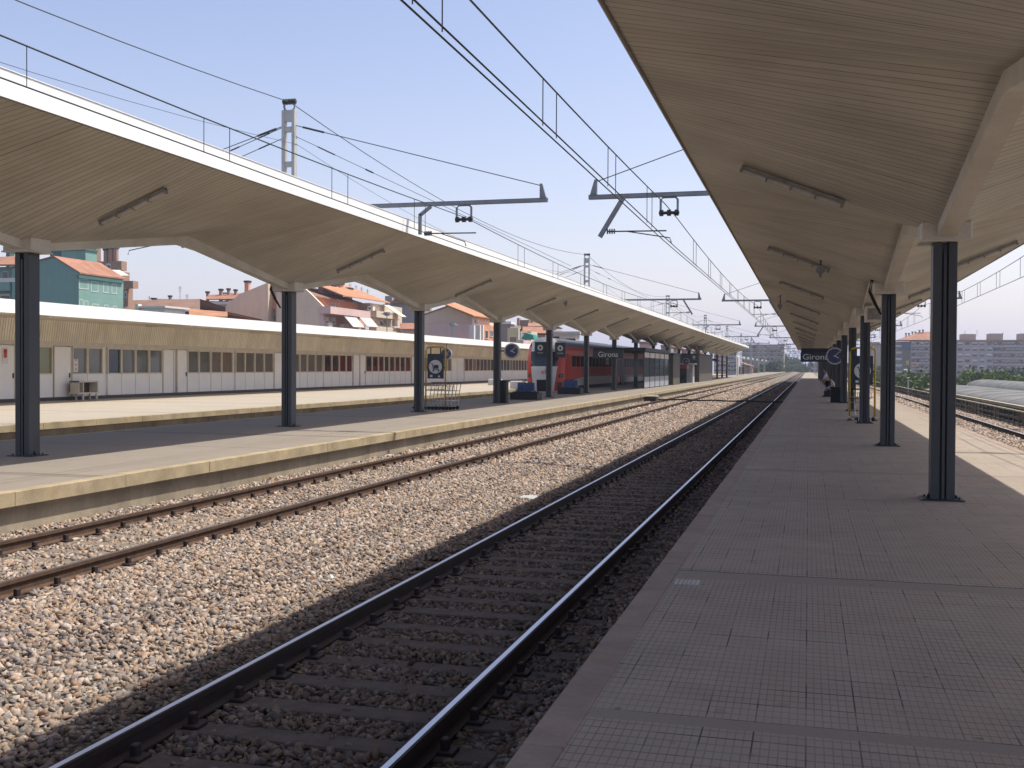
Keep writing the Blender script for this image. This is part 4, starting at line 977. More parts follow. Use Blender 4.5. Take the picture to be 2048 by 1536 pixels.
t = thing('poster_stand', 'red and white poster stand beside the vending machine', 'poster', (-13.9, 112.5, ZL))
b = B(); b.box(-14.25, -13.55, 112.46, 112.54, .9, 2.1); b.build('board', 'sign_white', t); b = B(); b.box(-14.2, -13.6, 112.45, 112.46, 1.3, 2.05); b.build('print', 'train_red', t)
b = B(); b.box(-14.2, -14.14, 112.47, 112.53, ZL, .9); b.box(-13.66, -13.6, 112.47, 112.53, ZL, .9); b.build('leg', 'steel', t)
t = thing('blade_sign', 'long black sign arm fixed to a column at the far end of the far canopy', 'sign', (-13.2, 150, 2.4)); b = B(); p0, p1 = at(1413, 717, Y=150), at(1435, 722, Y=150)
b.cbox(p0.x, p1.x, 149.9, 150.1, p1.z, p0.z, .01); b.build('panel', 'black', t); b = B(); b.bar((p1.x - .1, 150, p0.z), (p1.x - .1, 150, 4.2), .06); b.build('hanger', 'steel', t)
# ------------------------------------------------------------------ near canopy fittings
def speaker(u, v, Y, label, drop=.35):
    p = at(u, v, Y=Y); t = thing('loudspeaker', label, 'loudspeaker', p, 'horn loudspeakers')
    b = B(); b.tube([(p.x, Y - .12, p.z - .10), (p.x, Y - .02, p.z - .05), (p.x, Y + .12, p.z)], [.10, .06, .035], 12); b.build('horn', 'grey_metal', t)
    b = B(); b.tube([(p.x, Y + .08, p.z), (p.x + .02, Y + .08, p.z + drop)], .02, 6); b.bar((p.x - .12, Y + .08, p.z + drop - .12), (p.x + .06, Y + .08, p.z + drop), .02); b.build('bracket', 'steel_dark', t)
    b = B(); b.cbox(p.x - .03, p.x + .03, Y - .03, Y + .03, p.z - .26, p.z - .14, .01); b.build('driver', 'lamp_case', t)
speaker(1641, 532, 25.2, 'grey horn loudspeaker by the end of the second strip light under the near canopy', .30)
speaker(1560, 607, 44.5, 'small horn loudspeaker near the outer edge of the near canopy', .35)
speaker(1132, 603, 52.5, 'small horn loudspeaker hanging under the far canopy beyond a strip light', .3)
p = at(1748, 628, Y=34.3); t = thing('cabinet_box', 'beige box cabinet hung under the near canopy beside the third capital', 'box', p)
b = B(); b.cbox(p.x - .26, p.x + .26, 34.0, 34.6, p.z - .24, p.z + .22, .02); b.build('case', 'white_frame', t); b = B(); b.box(p.x - .2, p.x + .2, 33.985, 34.0, p.z - .18, p.z + .16); b.build('grille', 'lamp_case', t)
b = B(); b.bar((p.x, 34.3, p.z + .2), (p.x, 34.3, 4.3), .05); b.build('hanger', 'cream', t)
# lintel of bins, slabs and cables on the ballast
b = B(); b.cbox(-5.08, -4.62, 18.42, 18.9, -.66, -.575, .012); b.cbox(-5.06, -4.64, 18.92, 19.3, -.66, -.578, .012); tag(b.build('drain_cover', 'mast'), 'flat grey concrete cover slab lying in the ballast between the tracks', 'slab')
b = B()
for k in range(10): y = 26.2 + k * .62; b.cbox(-5.62 + random.uniform(-.05, .05), -5.30 + random.uniform(-.04, .04), y, y + .55, -.62, -.545 + random.uniform(-.01, .01), .02)
tag(b.build('cable_trough', 'gutter'), 'row of pale broken trough covers lying in the ballast between the tracks', 'trough')
b = B()
for k in range(12): y = 62 + k * 1.2; b.cbox(-5.7 + random.uniform(-.05, .05), -5.4, y, y + 1.0, -.6, -.54 + random.uniform(-.01, .01), .02)
tag(b.build('cable_trough', 'gutter'), 'distant row of pale trough covers in the ballast beyond the crossing cable', 'trough')
b = B(); xs = np.linspace(-10.1, -1.3, 40)
b.tube([(x, 71.5 + .25 * math.sin(x * 1.3) - (x + 10) * .25, -.36 + .02 * math.sin(x * 3) + (.0 if abs(x + 3.1) > 1.2 else .0)) for x in xs], .055, 6); tag(b.build('cable_conduit', 'black', None, True), 'black cable conduit laid across all the tracks between the two platforms', 'cable')
p = at(1303, 797, X=-9.75); t = thing('junction_box', 'dark box with pale lid by the platform wall where the conduit ends', 'box', (p.x, p.y, -.47)); b = B(); b.cbox(p.x - .25, p.x + .35, p.y - .5, p.y + .5, -.5, -.15, .02); b.build('body', 'steel_dark', t); b = B(); b.cbox(p.x - .3, p.x + .4, p.y - .55, p.y + .55, -.15, -.08, .02); b.build('lid', 'gutter', t)
for i, (u, v) in enumerate([(660, 1157), (1083, 967)]):
    p = at(u, v, Z=-.56); b = B(); b.add([(p.x + a * .05, p.y + c * .05, -.56 + d * .05) for a, c, d in [(-1, -.6, 0), (.9, -.8, .2), (1.1, .7, 0), (-.8, .8, .3), (.1, 0, 1.0)]], [(0, 1, 4), (1, 2, 4), (2, 3, 4), (3, 0, 4), (3, 2, 1, 0)])
    tag(b.build('paper_scrap', 'sign_white'), ['scrap of white litter on the sunlit ballast', 'scrap of white litter near the drain cover'][i], 'litter')
# ------------------------------------------------------------------ people on the near platform
def skin_mesh(name, joints, edges, mat, parent, sub=2):
    """joints: name -> (x, y, z, radius); one continuous surface grown round the skeleton"""
    ids = {k: i for i, k in enumerate(joints)}
    me = bpy.data.meshes.new(name); off = parent_origin(parent)
    me.from_pydata([(j[0] - off[0], j[1] - off[1], j[2] - off[2]) for j in joints.values()], [(ids[a], ids[b]) for a, b in edges], [])
    o = bpy.data.objects.new(name, me); COL.objects.link(o)
    md = o.modifiers.new('skin', 'SKIN'); md.use_smooth_shade = True; md.branch_smoothing = .6
    for i, j in enumerate(joints.values()):
        r = j[3]; me.skin_vertices[0].data[i].radius = (r, r) if not isinstance(r, tuple) else r
    me.skin_vertices[0].data[0].use_root = True
    if sub: s = o.modifiers.new('sub', 'SUBSURF'); s.levels = sub; s.render_levels = sub
    dg = bpy.context.evaluated_depsgraph_get(); m2 = bpy.data.meshes.new_from_object(o.evaluated_get(dg)); COL.objects.unlink(o); bpy.data.objects.remove(o)
    m2.name = name; m2.materials.clear(); m2.materials.append(M[mat])
    for p in m2.polygons: p.use_smooth = True
    r = bpy.data.objects.new(name, m2); COL.objects.link(r); r.parent = parent
    return r
def person(label, base, J, shirt, trousers, extra=None, hair_len=.12):
    bx, by, bz = base; W_ = {k: (bx + v[0], by + v[1], bz + v[2], v[3]) for k, v in J.items()}
    t = thing('person', label, 'person', base)
    E_ = [('pelvis', 'waist'), ('waist', 'chest'), ('chest', 'neck'), ('neck', 'head'), ('head', 'crown')]
    for s in 'lr': E_ += [('chest', 'sh' + s), ('sh' + s, 'el' + s), ('el' + s, 'wr' + s), ('wr' + s, 'ha' + s), ('pelvis', 'hip' + s), ('hip' + s, 'kn' + s), ('kn' + s, 'an' + s), ('an' + s, 'toe' + s)]
    body = dict(W_); dirx = J['face'][0]; del body['face']
    hd = Vector(W_['head'][:3])
    # fingers and thumb
    for s in 'lr':
        h = Vector(W_['ha' + s][:3]); d = (h - Vector(W_['wr' + s][:3])).normalized(); sd_ = d.cross(Vector((0, 0, 1)) if abs(d.z) < .8 else Vector((0, 1, 0))).normalized()
        for q, (o_, l_) in enumerate([(-.030, .068), (-.010, .080), (.010, .074), (.030, .056)]):
            a = h + sd_ * o_ + d * .02; b_ = a + d * l_ * .55; c_ = b_ + d * l_ * .4 + Vector((dirx * -.012, 0, 0))
            body['f%d%sa' % (q, s)] = (*b_, .0095); body['f%d%sb' % (q, s)] = (*c_, .008); E_ += [('ha' + s, 'f%d%sa' % (q, s)), ('f%d%sa' % (q, s), 'f%d%sb' % (q, s))]
        a = Vector(W_['wr' + s][:3]) + d * .03 - sd_ * .045 + d * .02; body['th' + s] = (*a, .010); E_.append(('ha' + s, 'th' + s))
    body['nose'] = (hd.x + dirx * .105, hd.y, hd.z - .005, .016); E_.append(('head', 'nose'))
    body['chin'] = (hd.x + dirx * .06, hd.y, hd.z - .09, .035); E_.append(('head', 'chin'))
    for q in (-1, 1): body['ear%d' % q] = (hd.x, hd.y + q * .085, hd.z, .016); E_.append(('head', 'ear%d' % q))
    skin_mesh('body', body, E_, 'skin', t, 1)
    g = lambda k, dr: (*W_[k][:3], W_[k][3] + dr)
    T = {k: g(k, .012) for k in ('pelvis', 'waist', 'chest')}
    TE = [('pelvis', 'waist'), ('waist', 'chest')]
    for s in 'lr':
        for k in ('sh', 'el'): T[k + s] = g(k + s, .012)
        w_, e_ = Vector(W_['wr' + s][:3]), Vector(W_['el' + s][:3]); T['cu' + s] = (*(e_ + (w_ - e_) * .35), W_['wr' + s][3] + .02); TE += [('chest', 'sh' + s), ('sh' + s, 'el' + s), ('el' + s, 'cu' + s)]
    skin_mesh('shirt', T, TE, shirt, t, 1)
    T = {'pelvis': g('pelvis', .016)}; TE = []
    for s in 'lr':
        for k in ('hip', 'kn', 'an'): T[k + s] = g(k + s, .014)
        TE += [('pelvis', 'hip' + s), ('hip' + s, 'kn' + s), ('kn' + s, 'an' + s)]
    skin_mesh('trousers', T, TE, trousers, t, 1)
    for s in 'lr':
        a, q = W_['an' + s], W_['toe' + s]; b = B(); b.cbox(min(a[0], q[0]) - .05, max(a[0], q[0]) + .05, a[1] - .048, a[1] + .048, bz if a[2] - bz < .2 else a[2] - .09, (bz if a[2] - bz < .2 else a[2] - .09) + .085, .02); b.build('shoe', 'shoe', t)
    H = {'a': (hd.x + dirx * .01, hd.y, hd.z + .075, .098), 'b': (hd.x - dirx * .035, hd.y, hd.z + .03, .118), 'c': (hd.x - dirx * .085, hd.y, hd.z - hair_len, .06)}
    skin_mesh('hair', H, [('a', 'b'), ('b', 'c')], 'hair', t, 1)
    b = B()
    for q in (-1, 1): b.disc((hd.x + dirx * .085, hd.y + q * .032, hd.z + .015), .012, 'x', 8, .02)
    b.build('eye', 'black', t); b = B(); b.cbox(hd.x + min(dirx * .07, dirx * .096), hd.x + max(dirx * .07, dirx * .096), hd.y - .022, hd.y + .022, hd.z - .062, hd.z - .052, .002); b.build('mouth', 'train_red', t)
    return t
stand = {'pelvis': (.10, 0, .95, .125), 'waist': (.07, 0, 1.10, .115), 'chest': (.01, 0, 1.32, .14), 'neck': (-.05, 0, 1.49, .055), 'head': (-.09, 0, 1.61, .095), 'crown': (-.085, 0, 1.69, .07), 'face': (-1, 0, 0, 0),
         'shl': (0, -.19, 1.40, .062), 'ell': (-.12, -.22, 1.14, .047), 'wrl': (-.27, -.20, .93, .032), 'hal': (-.31, -.20, .86, .036), 'shr': (0, .19, 1.40, .062), 'elr': (.02, .24, 1.12, .047), 'wrr': (-.10, .22, .92, .032), 'har': (-.13, .21, .85, .036),
         'hipl': (.09, -.09, .88, .095), 'knl': (.03, -.10, .48, .065), 'anl': (.06, -.10, .09, .045), 'toel': (-.10, -.11, .035, .035), 'hipr': (.09, .09, .88, .095), 'knr': (.10, .10, .48, .065), 'anr': (.17, .10, .09, .045), 'toer': (.02, .11, .035, .035)}
person('person in a pale shirt and dark trousers stooping with a pink and white bag', (1.06, 69.6, 0), stand, 'shirt', 'trouser')
b = B(); b.prism([(.62, .52), (.90, .52), (.87, .80), (.66, .80)], 69.32, 69.46); b.tube([(.70, 69.39, .79), (.72, 69.39, .88), (.80, 69.39, .88), (.84, 69.39, .79)], .009, 6); tag(b.build('shopping_bag', 'bag'), 'pink and white bag held by the stooping person in the pale shirt', 'bag')
sit = {'pelvis': (0, 0, .50, .125), 'waist': (-.03, 0, .66, .12), 'chest': (-.10, 0, .88, .14), 'neck': (-.17, 0, 1.04, .055), 'head': (-.22, 0, 1.14, .095), 'crown': (-.22, 0, 1.22, .07), 'face': (-1, 0, 0, 0),
       'shl': (-.10, -.20, .97, .062), 'ell': (.05, -.26, .74, .047), 'wrl': (-.20, -.2, .62, .032), 'hal': (-.27, -.18, .60, .036), 'shr': (-.10, .20, .97, .062), 'elr': (-.06, .26, .72, .047), 'wrr': (-.26, .2, .62, .032), 'har': (-.33, .18, .60, .036),
       'hipl': (-.05, -.09, .50, .09), 'knl': (-.46, -.12, .50, .065), 'anl': (-.46, -.12, .10, .045), 'toel': (-.60, -.13, .035, .035), 'hipr': (-.05, .09, .50, .09), 'knr': (-.46, .12, .50, .065), 'anr': (-.42, .12, .10, .045), 'toer': (-.56, .13, .035, .035)}
bench(1670, 793.5, 0, 'blue bench the seated person uses on the near platform', 1.3)
pb = at(1670, 793.5, Z=0)
person('person in cream top seated on the blue bench of the near platform, leaning forward', (pb.x - .1, pb.y - .27, 0), sit, 'awning', 'khaki')

# ------------------------------------------------------------------ town behind: helpers that put fronts where the sight lines meet a chosen plane
def fbox(root, name, mat, u0, u1, v0, v1, Y, depth):                 # face towards the camera's side of the line (-Y)
    a, b_ = at(u0, v0, Y=Y), at(u1, v0, Y=Y); z1 = a.z; z0 = -7 if v1 is None else at((u0 + u1) / 2, v1, Y=Y).z
    b = B(); b.box(a.x, b_.x, Y, Y + depth, min(z0, z1), max(z0, z1)); return b.build(name, mat, root)
def sbox(root, name, mat, u0, u1, v0, v1, X, depth):                 # face towards the tracks (+X)
    a, b_ = at(u0, v0, X=X), at(u1, v0, X=X); z1 = a.z; z0 = -7 if v1 is None else at(u0, v1, X=X).z
    b = B(); b.box(X - depth, X, a.y, b_.y, min(z0, z1), max(z0, z1)); return b.build(name, mat, root)
def swin(root, u0, u1, v0, v1, X, shut=.5, mat='house_glass'):
    a, b_ = at(u0, v0, X=X), at(u1, v0, X=X); z1, z0 = a.z, at(u0, v1, X=X).z
    fr = B()
    for p, q in ((a.y, a.y + .09), (b_.y - .09, b_.y)): fr.box(X - .05, X + .05, p, q, z0, z1)
    fr.box(X - .05, X + .05, a.y, b_.y, z1 - .09, z1); fr.box(X - .05, X + .10, a.y - .05, b_.y + .05, z0 - .1, z0); f = fr.build('window', 'shutter', root)
    g = B(); g.box(X - .04, X + .012, a.y + .09, b_.y - .09, z0, z1 - .09); g.build('pane', mat, f)
    if shut: s = B(); s.box(X - .02, X + .032, a.y + .09, b_.y - .09, z1 - (z1 - z0) * shut, z1 - .09); s.build('roller_blind', 'shutter', f)
def fwin(root, u0, u1, v0, v1, Y, shut=.5, mat='house_glass'):
    a, b_ = at(u0, v0, Y=Y), at(u1, v0, Y=Y); z1, z0 = a.z, at((u0 + u1) / 2, v1, Y=Y).z
    fr = B()
    for p, q in ((a.x, a.x + .09), (b_.x - .09, b_.x)): fr.box(p, q, Y - .05, Y + .05, z0, z1)
    fr.box(a.x, b_.x, Y - .05, Y + .05, z1 - .09, z1); fr.box(a.x - .05, b_.x + .05, Y - .10, Y + .05, z0 - .1, z0); f = fr.build('window', 'shutter', root)
    g = B(); g.box(a.x + .09, b_.x - .09, Y - .012, Y + .04, z0, z1 - .09); g.build('pane', mat, f)
    if shut: s = B(); s.box(a.x + .09, b_.x - .09, Y - .032, Y + .02, z1 - (z1 - z0) * shut, z1 - .09); s.build('roller_blind', 'shutter', f)
def gable(root, pts, Y0, Y1, wall, roof, over=.35):                  # pts: left eave, apex, right eave in x,z ; ridge runs along the line
    (xl, zl_), (xa, za), (xr, zr) = pts; b = B(); b.prism([(xl, -7), (xr, -7), (xr, zr), (xa, za), (xl, zl_)], Y0, Y1); b.build('wall', wall, root)
    r = B()
    for (x0, z0), (x1, z1) in (((xl, zl_), (xa, za)), ((xr, zr), (xa, za))):
        d = Vector((x0 - x1, 0, z0 - z1)).normalized() * over; e = (x0 + d.x, z0 + d.z)
        r.prism([(e[0], e[1] + .04), (x1, z1 + .04), (x1, z1 + .26), (e[0], e[1] + .26)], Y0 - .15, Y1 + .15)
    return r.build('roof', roof, root)
def xz(u, v, Y): p = at(u, v, Y=Y); return (p.x, p.z)
def chimney(root, u0, u1, v0, v1, Y, mat='brown_brick', cap=True):
    a, b_ = at(u0, v0, Y=Y), at(u1, v1, Y=Y); b = B(); b.box(a.x, b_.x, Y, Y + (b_.x - a.x), b_.z - .6, a.z); c = b.build('chimney', mat, root)
    if cap: k = B(); k.box(a.x - .12, b_.x + .12, Y - .12, Y + (b_.x - a.x) + .12, a.z, a.z + .35); k.build('cap', 'steel_dark', c)
def antenna(u, v0, v1, Y, label):
    a, b_ = at(u, v0, Y=Y), at(u, v1, Y=Y); b = B(); b.tube([(a.x, Y, b_.z), (a.x, Y, a.z)], .05, 5)
    for k in range(4): z = a.z - .25 - k * .3; b.bar((a.x - .5 + k * .06, Y, z), (a.x + .5 - k * .06, Y, z), .03)
    b.bar((a.x, Y - .6, a.z - .4), (a.x, Y + .6, a.z - .4), .03); return tag(b.build('antenna', 'steel_dark'), label, 'antenna', 'roof antennas')
# teal house
Y = 140.; R_ = thing('teal_house', 'teal rendered house with gable end and tiled roof above the station building', 'house', at(157, 600, Y=Y)); Xc = at(157, 600, Y=Y).x
gable(R_, [xz(24, 537, Y), xz(108, 515, Y), xz(157.5, 546, Y)], Y, at(246, 600, X=Xc).y, 'teal', 'tiles')
sbox(R_, 'cornice', 'teal_dark', 157.5, 247, 550, 556, Xc + .35, .35)
swin(R_, 157.5, 176, 557, 576, Xc, .9)
for u0, u1, v0, v1 in ((182, 196, 562, 582), (206, 216, 565, 584), (223, 233, 567, 586)): swin(R_, u0, u1, v0, v1, Xc, .65)
for u0, u1, v0, v1 in ((158, 166, 598, 613), (168, 176, 601, 615), (184, 197, 607, 619), (208, 216, 609, 621), (225, 233, 611, 623)): swin(R_, u0, u1, v0, v1, Xc, .3)
# its balconied neighbour at the left edge
Y = 141.5; R_ = thing('teal_house', 'teal house with balconies and tiled roof at the left edge', 'house', at(20, 600, Y=Y))
fbox(R_, 'wall', 'teal', -90, 23, 536, None, Y, 9); b = B(); p0, p1 = at(-90, 532, Y=Y - 1), at(40, 532, Y=Y - 1); q0, q1 = at(-90, 521, Y=Y + 5), at(38, 515, Y=Y + 5)
b.add([p0, p1, q1, q0, p0 + Vector((0, 0, .25)), p1 + Vector((0, 0, .25)), q1 + Vector((0, 0, .25)), q0 + Vector((0, 0, .25))], [(0, 1, 2, 3), (7, 6, 5, 4), (0, 4, 5, 1), (3, 2, 6, 7)]); b.build('roof', 'tiles', R_)
bal = fbox(R_, 'balcony', 'teal', -90, 19, 566, 582, Y - 1.6, 1.6); fbox(R_, 'railing', 'shutter', -90, 37, 558, 565, Y - 1.55, .12)
fwin(R_, 4, 17, 543, 560, Y, .0); fwin(R_, -30, -6, 543, 560, Y, .0); fwin(R_, 0, 20, 588, 600, Y, .3)
# tower block with lift housing
Y = 156.; R_ = thing('teal_tower', 'teal stair tower block rising behind the teal gable house', 'building', at(150, 600, Y=Y))
fbox(R_, 'wall', 'teal', 123, 171, 500, None, Y, 3); fbox(R_, 'parapet', 'teal_dark', 122, 171.5, 497.5, 501, Y - .2, 3.3); fbox(R_, 'stair_wall', 'teal_dark', 100, 123, 500, None, Y + .6, 2.2); fbox(R_, 'chimney', 'teal_dark', 12, 19, 498, None, Y, 1.2)
Y = 172.; R_ = thing('brown_flats', 'brown brick flats with chimneys and a cream awning behind the teal house', 'building', at(210, 600, Y=Y))
Xc = at(247, 600, Y=Y).x; fbox(R_, 'wall', 'brown_brick', 174, 246, 545, None, Y, 2.0); fbox(R_, 'upper_wall', 'brown_brick', 195, 243, 523, 541, Y + 1, 1.6); fbox(R_, 'tower', 'brown_brick', 172, 192, 497, None, Y + 3, 1.5)
fbox(R_, 'terrace', 'red_roof', 174, 193, 524, 538, Y + .5, 1)
for u0, u1, v0 in ((207, 216, 501), (214, 224, 498), (227, 233, 497)): chimney(R_, u0, u1, v0, 524, Y + 3)
b = B(); p0, p1, q1, q0 = at(217, 540, Y=Y), at(240, 541, Y=Y), at(259, 552, Y=Y - 3), at(232, 552, Y=Y - 3); b.add([p0, p1, q1, q0, *[p + Vector((0, 0, .08)) for p in (p0, p1, q1, q0)]], [(0, 1, 2, 3), (4, 5, 6, 7), (0, 1, 5, 4), (1, 2, 6, 5), (2, 3, 7, 6), (3, 0, 4, 7)]); b.build('awning', 'awning', R_)
fbox(R_, 'wing', 'brown_brick', 247, 256, 577, None, Y, 1.5); fbox(R_, 'balcony', 'brown_brick', 247, 266, 562, 576, Y - 1.2, 1.6)
for u0, u1, v0, v1 in ((198, 206, 527, 538), (212, 222, 527, 538), (249, 254, 582, 594)): fwin(R_, u0, u1, v0, v1, Y + (1 if v0 < 540 else 0), .3)
fbox(R_, 'dish', 'shutter', 170, 185, 515, 519, Y - .5, .6)
# low tiled roofs
def low_house(label, ul, ua, ur, ve, va, Y, depth, wall, roof, vr=None):
    R = thing('low_house', label, 'house', at(ua, ve, Y=Y), 'low tiled houses behind the station'); gable(R, [xz(ul, ve, Y), xz(ua, va, Y), xz(ur, vr or ve, Y)], Y, Y + depth, wall, roof); return R
def long_roof(label, u0, u1, ve0, vr0, vr1, Y, back, wall, roof):     # ridge parallel to the picture: eave in front
    R = thing('low_house', label, 'house', at((u0 + u1) / 2, ve0, Y=Y), 'low tiled houses behind the station'); a, b_ = at(u0, ve0, Y=Y), at(u1, ve0, Y=Y); c, d = at(u0, vr0, Y=Y + back), at(u1, vr1, Y=Y + back)
    b = B(); b.box(a.x + .2, b_.x - .2, Y + .3, Y + 2 * back, -7, a.z - .2); b.build('wall', wall, R)
    e, f_ = Vector((a.x, Y + 2 * back, a.z)), Vector((b_.x, Y + 2 * back, a.z)); b = B(); c.z = max(c.z, a.z + .4); d.z = max(d.z, a.z + .4); b_.z = a.z
    up_ = Vector((0, 0, .2)); b.add([a, b_, d, c, e, f_, a + up_, b_ + up_, d + up_, c + up_, e + up_, f_ + up_], [(0, 1, 2, 3), (3, 2, 5, 4), (6, 7, 8, 9), (9, 8, 11, 10), (0, 1, 7, 6), (0, 6, 9, 3), (1, 2, 8, 7), (4, 5, 11, 10)]); b.build('roof', roof, R); return R
long_roof('long low house with old brown tiles just right of the brown flats', 246, 400, 626, 603, 600, 168, 9, 'brown_brick', 'tiles_old')
R_ = long_roof('house with faded brown roof, solar panel and antenna behind the lower old roofs', 308, 412, 617, 599, 602, 196, 9, 'grey_wall', 'tiles_old'); chimney(R_, 337, 341, 594, 604, 200); chimney(R_, 303, 309, 599, 606, 196)
b = B(); p = [at(u, v, Y=q) for u, v, q in ((361, 600, 203), (383, 600, 203), (388, 606, 199), (364, 606, 199))]; b.add([*p, *[k + Vector((0, 0, .12)) for k in p]], [(0, 1, 2, 3), (4, 5, 6, 7), (0, 1, 5, 4), (1, 2, 6, 5), (2, 3, 7, 6), (3, 0, 4, 7)]); b.build('solar_panel', 'mast', R_)
antenna(360, 572, 600, 204, 'tall thin antenna mast by the solar panel'); antenna(374, 588, 602, 204, 'short antenna right of the solar panel'); antenna(299, 592, 606, 198, 'antenna at the left end of the old brown roofs')
long_roof('low house with bright new orange tiles left of the beige party wall', 378, 455, 636, 620, 626, 160, 6, 'cream_wall', 'tiles_new')
R_ = thing('roof_hut', 'white flat roofed hut peeping over the station fascia', 'hut', at(300, 620, Y=150)); fbox(R_, 'wall', 'white_house', 275, 328, 615, None, 150, 6); fbox(R_, 'roof', 'shutter', 270, 330, 612, 615.5, 149.6, 7); fbox(R_, 'chimney', 'white_house', 270, 276, 608, 622, 149.5, 1)
R_ = long_roof('house with white railed balcony and tiled roof between the orange roof and the party wall', 412, 482, 600, 592, 588, 190, 6, 'grey_wall', 'tiles'); fbox(R_, 'railing', 'shutter', 422, 470, 604, 609, 188.5, .2); fbox(R_, 'balcony', 'grey_wall', 420, 472, 609, 613, 188.4, 1.5)
for u0, u1, v0 in ((412, 416, 586), (438, 443, 581), (454, 458, 580), (468, 472, 582)): chimney(R_, u0, u1, v0, 598, 194)
fwin(R_, 428, 437, 602, 609, 190.25, .5); fwin(R_, 457, 466, 601, 609, 190.25, .5)
fbox(R_, 'penthouse', 'brown_brick', 442, 456, 585, 594, 196, 5)
# beige party wall and the pink and cream terrace beyond it
Y = 175.; Xc = at(646, 640, Y=Y).x; R_ = thing('beige_house', 'tall beige party wall house with a chimney left of the second far column', 'house', at(560, 640, Y=Y))
b = B(); b.prism([(xz(449, 640, Y)[0], -7), (xz(536, 640, Y)[0], -7), xz(536, 565, Y), xz(478, 588.5, Y), xz(451, 612, Y)], Y, Y + 12); b.build('wall', 'beige', R_)
chimney(R_, 489, 497, 565, 580, Y + .6, 'pink'); fbox(R_, 'light_well', 'white_house', 536, 553, 562, None, Y + 2.5, 9); b = B(); b.prism([(xz(553, 640, Y)[0], -7), (xz(646, 640, Y)[0], -7), xz(646, 612, Y), xz(622, 588, Y), xz(600, 568, Y), xz(553, 556, Y)], Y, Y + .6); b.build('wall', 'beige', R_)
for v0, v1 in ((602, 611), (628, 640)): fwin(R_, 541, 545, v0, v1, Y + 2.5, 0); fwin(R_, 556 - 8, 556 - 4, v0 + 2, v1 + 2, Y + 2.5, 0)
Xp = Xc - .5; Xq = at(621, 600, Y=176.5).x
R_ = thing('pink_house', 'pink house with tiled roof, dark capped chimneys and grey awnings behind the second far column', 'house', Vector((Xp, 182, 5)))
sbox(R_, 'wall', 'pink', 648, 742, 613, None, Xp, 6); sbox(R_, 'upper_floor', 'orange_wall', 622, 717, 593, 618, Xq, 9)
ya, yb = 176.3, at(718, 598, X=Xq).y; z0 = at(622, 594, X=Xq).z; b = B(); b.add([(Xq + .7, ya, z0), (Xq + .7, yb, z0), (Xq - 9, yb - 3, z0 + 3.1), (Xq - 9, ya, z0 + 3.1), (Xq + .7, ya, z0 + .22), (Xq + .7, yb, z0 + .22), (Xq - 9, yb - 3, z0 + 3.35), (Xq - 9, ya, z0 + 3.35)], [(0, 1, 2, 3), (4, 5, 6, 7), (0, 1, 5, 4), (1, 2, 6, 5), (3, 0, 4, 7)]); rf = b.build('roof', 'tiles_old', R_)
for u0, u1, v0, v1 in ((642, 652, 573, 588), (660, 667, 572, 588), (677, 682, 569, 583), (694, 700, 580, 595)):
    p0 = at(u0, v0, X=Xq - 3.5); p1 = at(u1, v1, X=Xq - 3.5); b = B(); b.box(Xq - 4.1, Xq - 3.0, p0.y, p1.y, p1.z - 1.5, p0.z); c = b.build('chimney', 'pink', R_); k = B(); k.box(Xq - 4.3, Xq - 2.8, p0.y - .2, p1.y + .2, p0.z, p0.z + .5); k.build('cap', 'black', c)
for u0, u1 in ((622, 632), (634, 643)): swin(R_, u0, u1, 603, 611, Xq + .07, .9)
for u0, u1 in ((655, 657), (661, 664), (667, 671), (675, 679)): swin(R_, u0, u1, 605, 611, Xq + .07, 0)
sbox(R_, 'balcony', 'pink_pale', 661, 741, 612.5, 627, Xp + 2.2, 2.2); sbox(R_, 'pier', 'pink_pale', 646, 651, 612, None, Xp + .6, .6)
for u0, u1, v0, v1 in ((650, 657, 634, 648), (664, 671, 634, 648)): swin(R_, u0, u1, v0, v1, Xp, .6)
for u0, u1 in ((687, 711), (716, 739)):
    p0, p1 = at(u0, 632, X=Xp + 1.9), at(u1, 634, X=Xp + 1.9); b = B(); q = Vector((1.5, .8, -2.0)); b.add([p0, p1, p1 + q, p0 + q, *[k + Vector((.05, 0, .08)) for k in (p0, p1, p1 + q, p0 + q)]], [(0, 1, 2, 3), (4, 5, 6, 7), (0, 1, 5, 4), (1, 2, 6, 5), (2, 3, 7, 6), (3, 0, 4, 7)]); b.build('awning', 'awning_grey', R_)
for u0, u1, v0, v1 in ((657, 665, 645, 653), (688, 700, 648, 656), (730, 738, 651, 659)): sbox(R_, 'cooling_unit', 'shutter', u0, u1, v0, v1, Xp + 1.2, .8)
R_ = thing('cream_house', 'cream house with balconies, orange roof and a white awning beyond the pink house', 'house', Vector((Xp, 215, 5)))
sbox(R_, 'wall', 'cream_wall', 740.5, 804, 606, None, Xp - .6, 9); ya, yb = at(682, 590, X=Xp).y, at(776, 606, X=Xp).y; z0 = at(776, 607, X=Xp).z; b = B(); b.add([(Xp + .5, ya, z0), (Xp + .5, yb, z0), (Xp - 9, yb, z0 + 3.6), (Xp - 9, ya, z0 + 3.6), (Xp + .5, ya, z0 + .2), (Xp + .5, yb, z0 + .2), (Xp - 9, yb, z0 + 3.8), (Xp - 9, ya, z0 + 3.8)], [(0, 1, 2, 3), (4, 5, 6, 7), (0, 1, 5, 4), (1, 2, 6, 5), (3, 0, 4, 7)]); b.build('roof', 'tiles_new', R_)
sbox(R_, 'balcony', 'cream_wall', 753, 803, 621, 634, Xp + 1.6, 2.2); sbox(R_, 'parapet', 'cream_wall', 753, 803, 652, None, Xp + 1.6, 2.2); sbox(R_, 'pier', 'cream_wall', 790, 796, 636, 652, Xp + 1.5, .6); sbox(R_, 'pier', 'white_house', 746, 750, 612, None, Xp, .5)
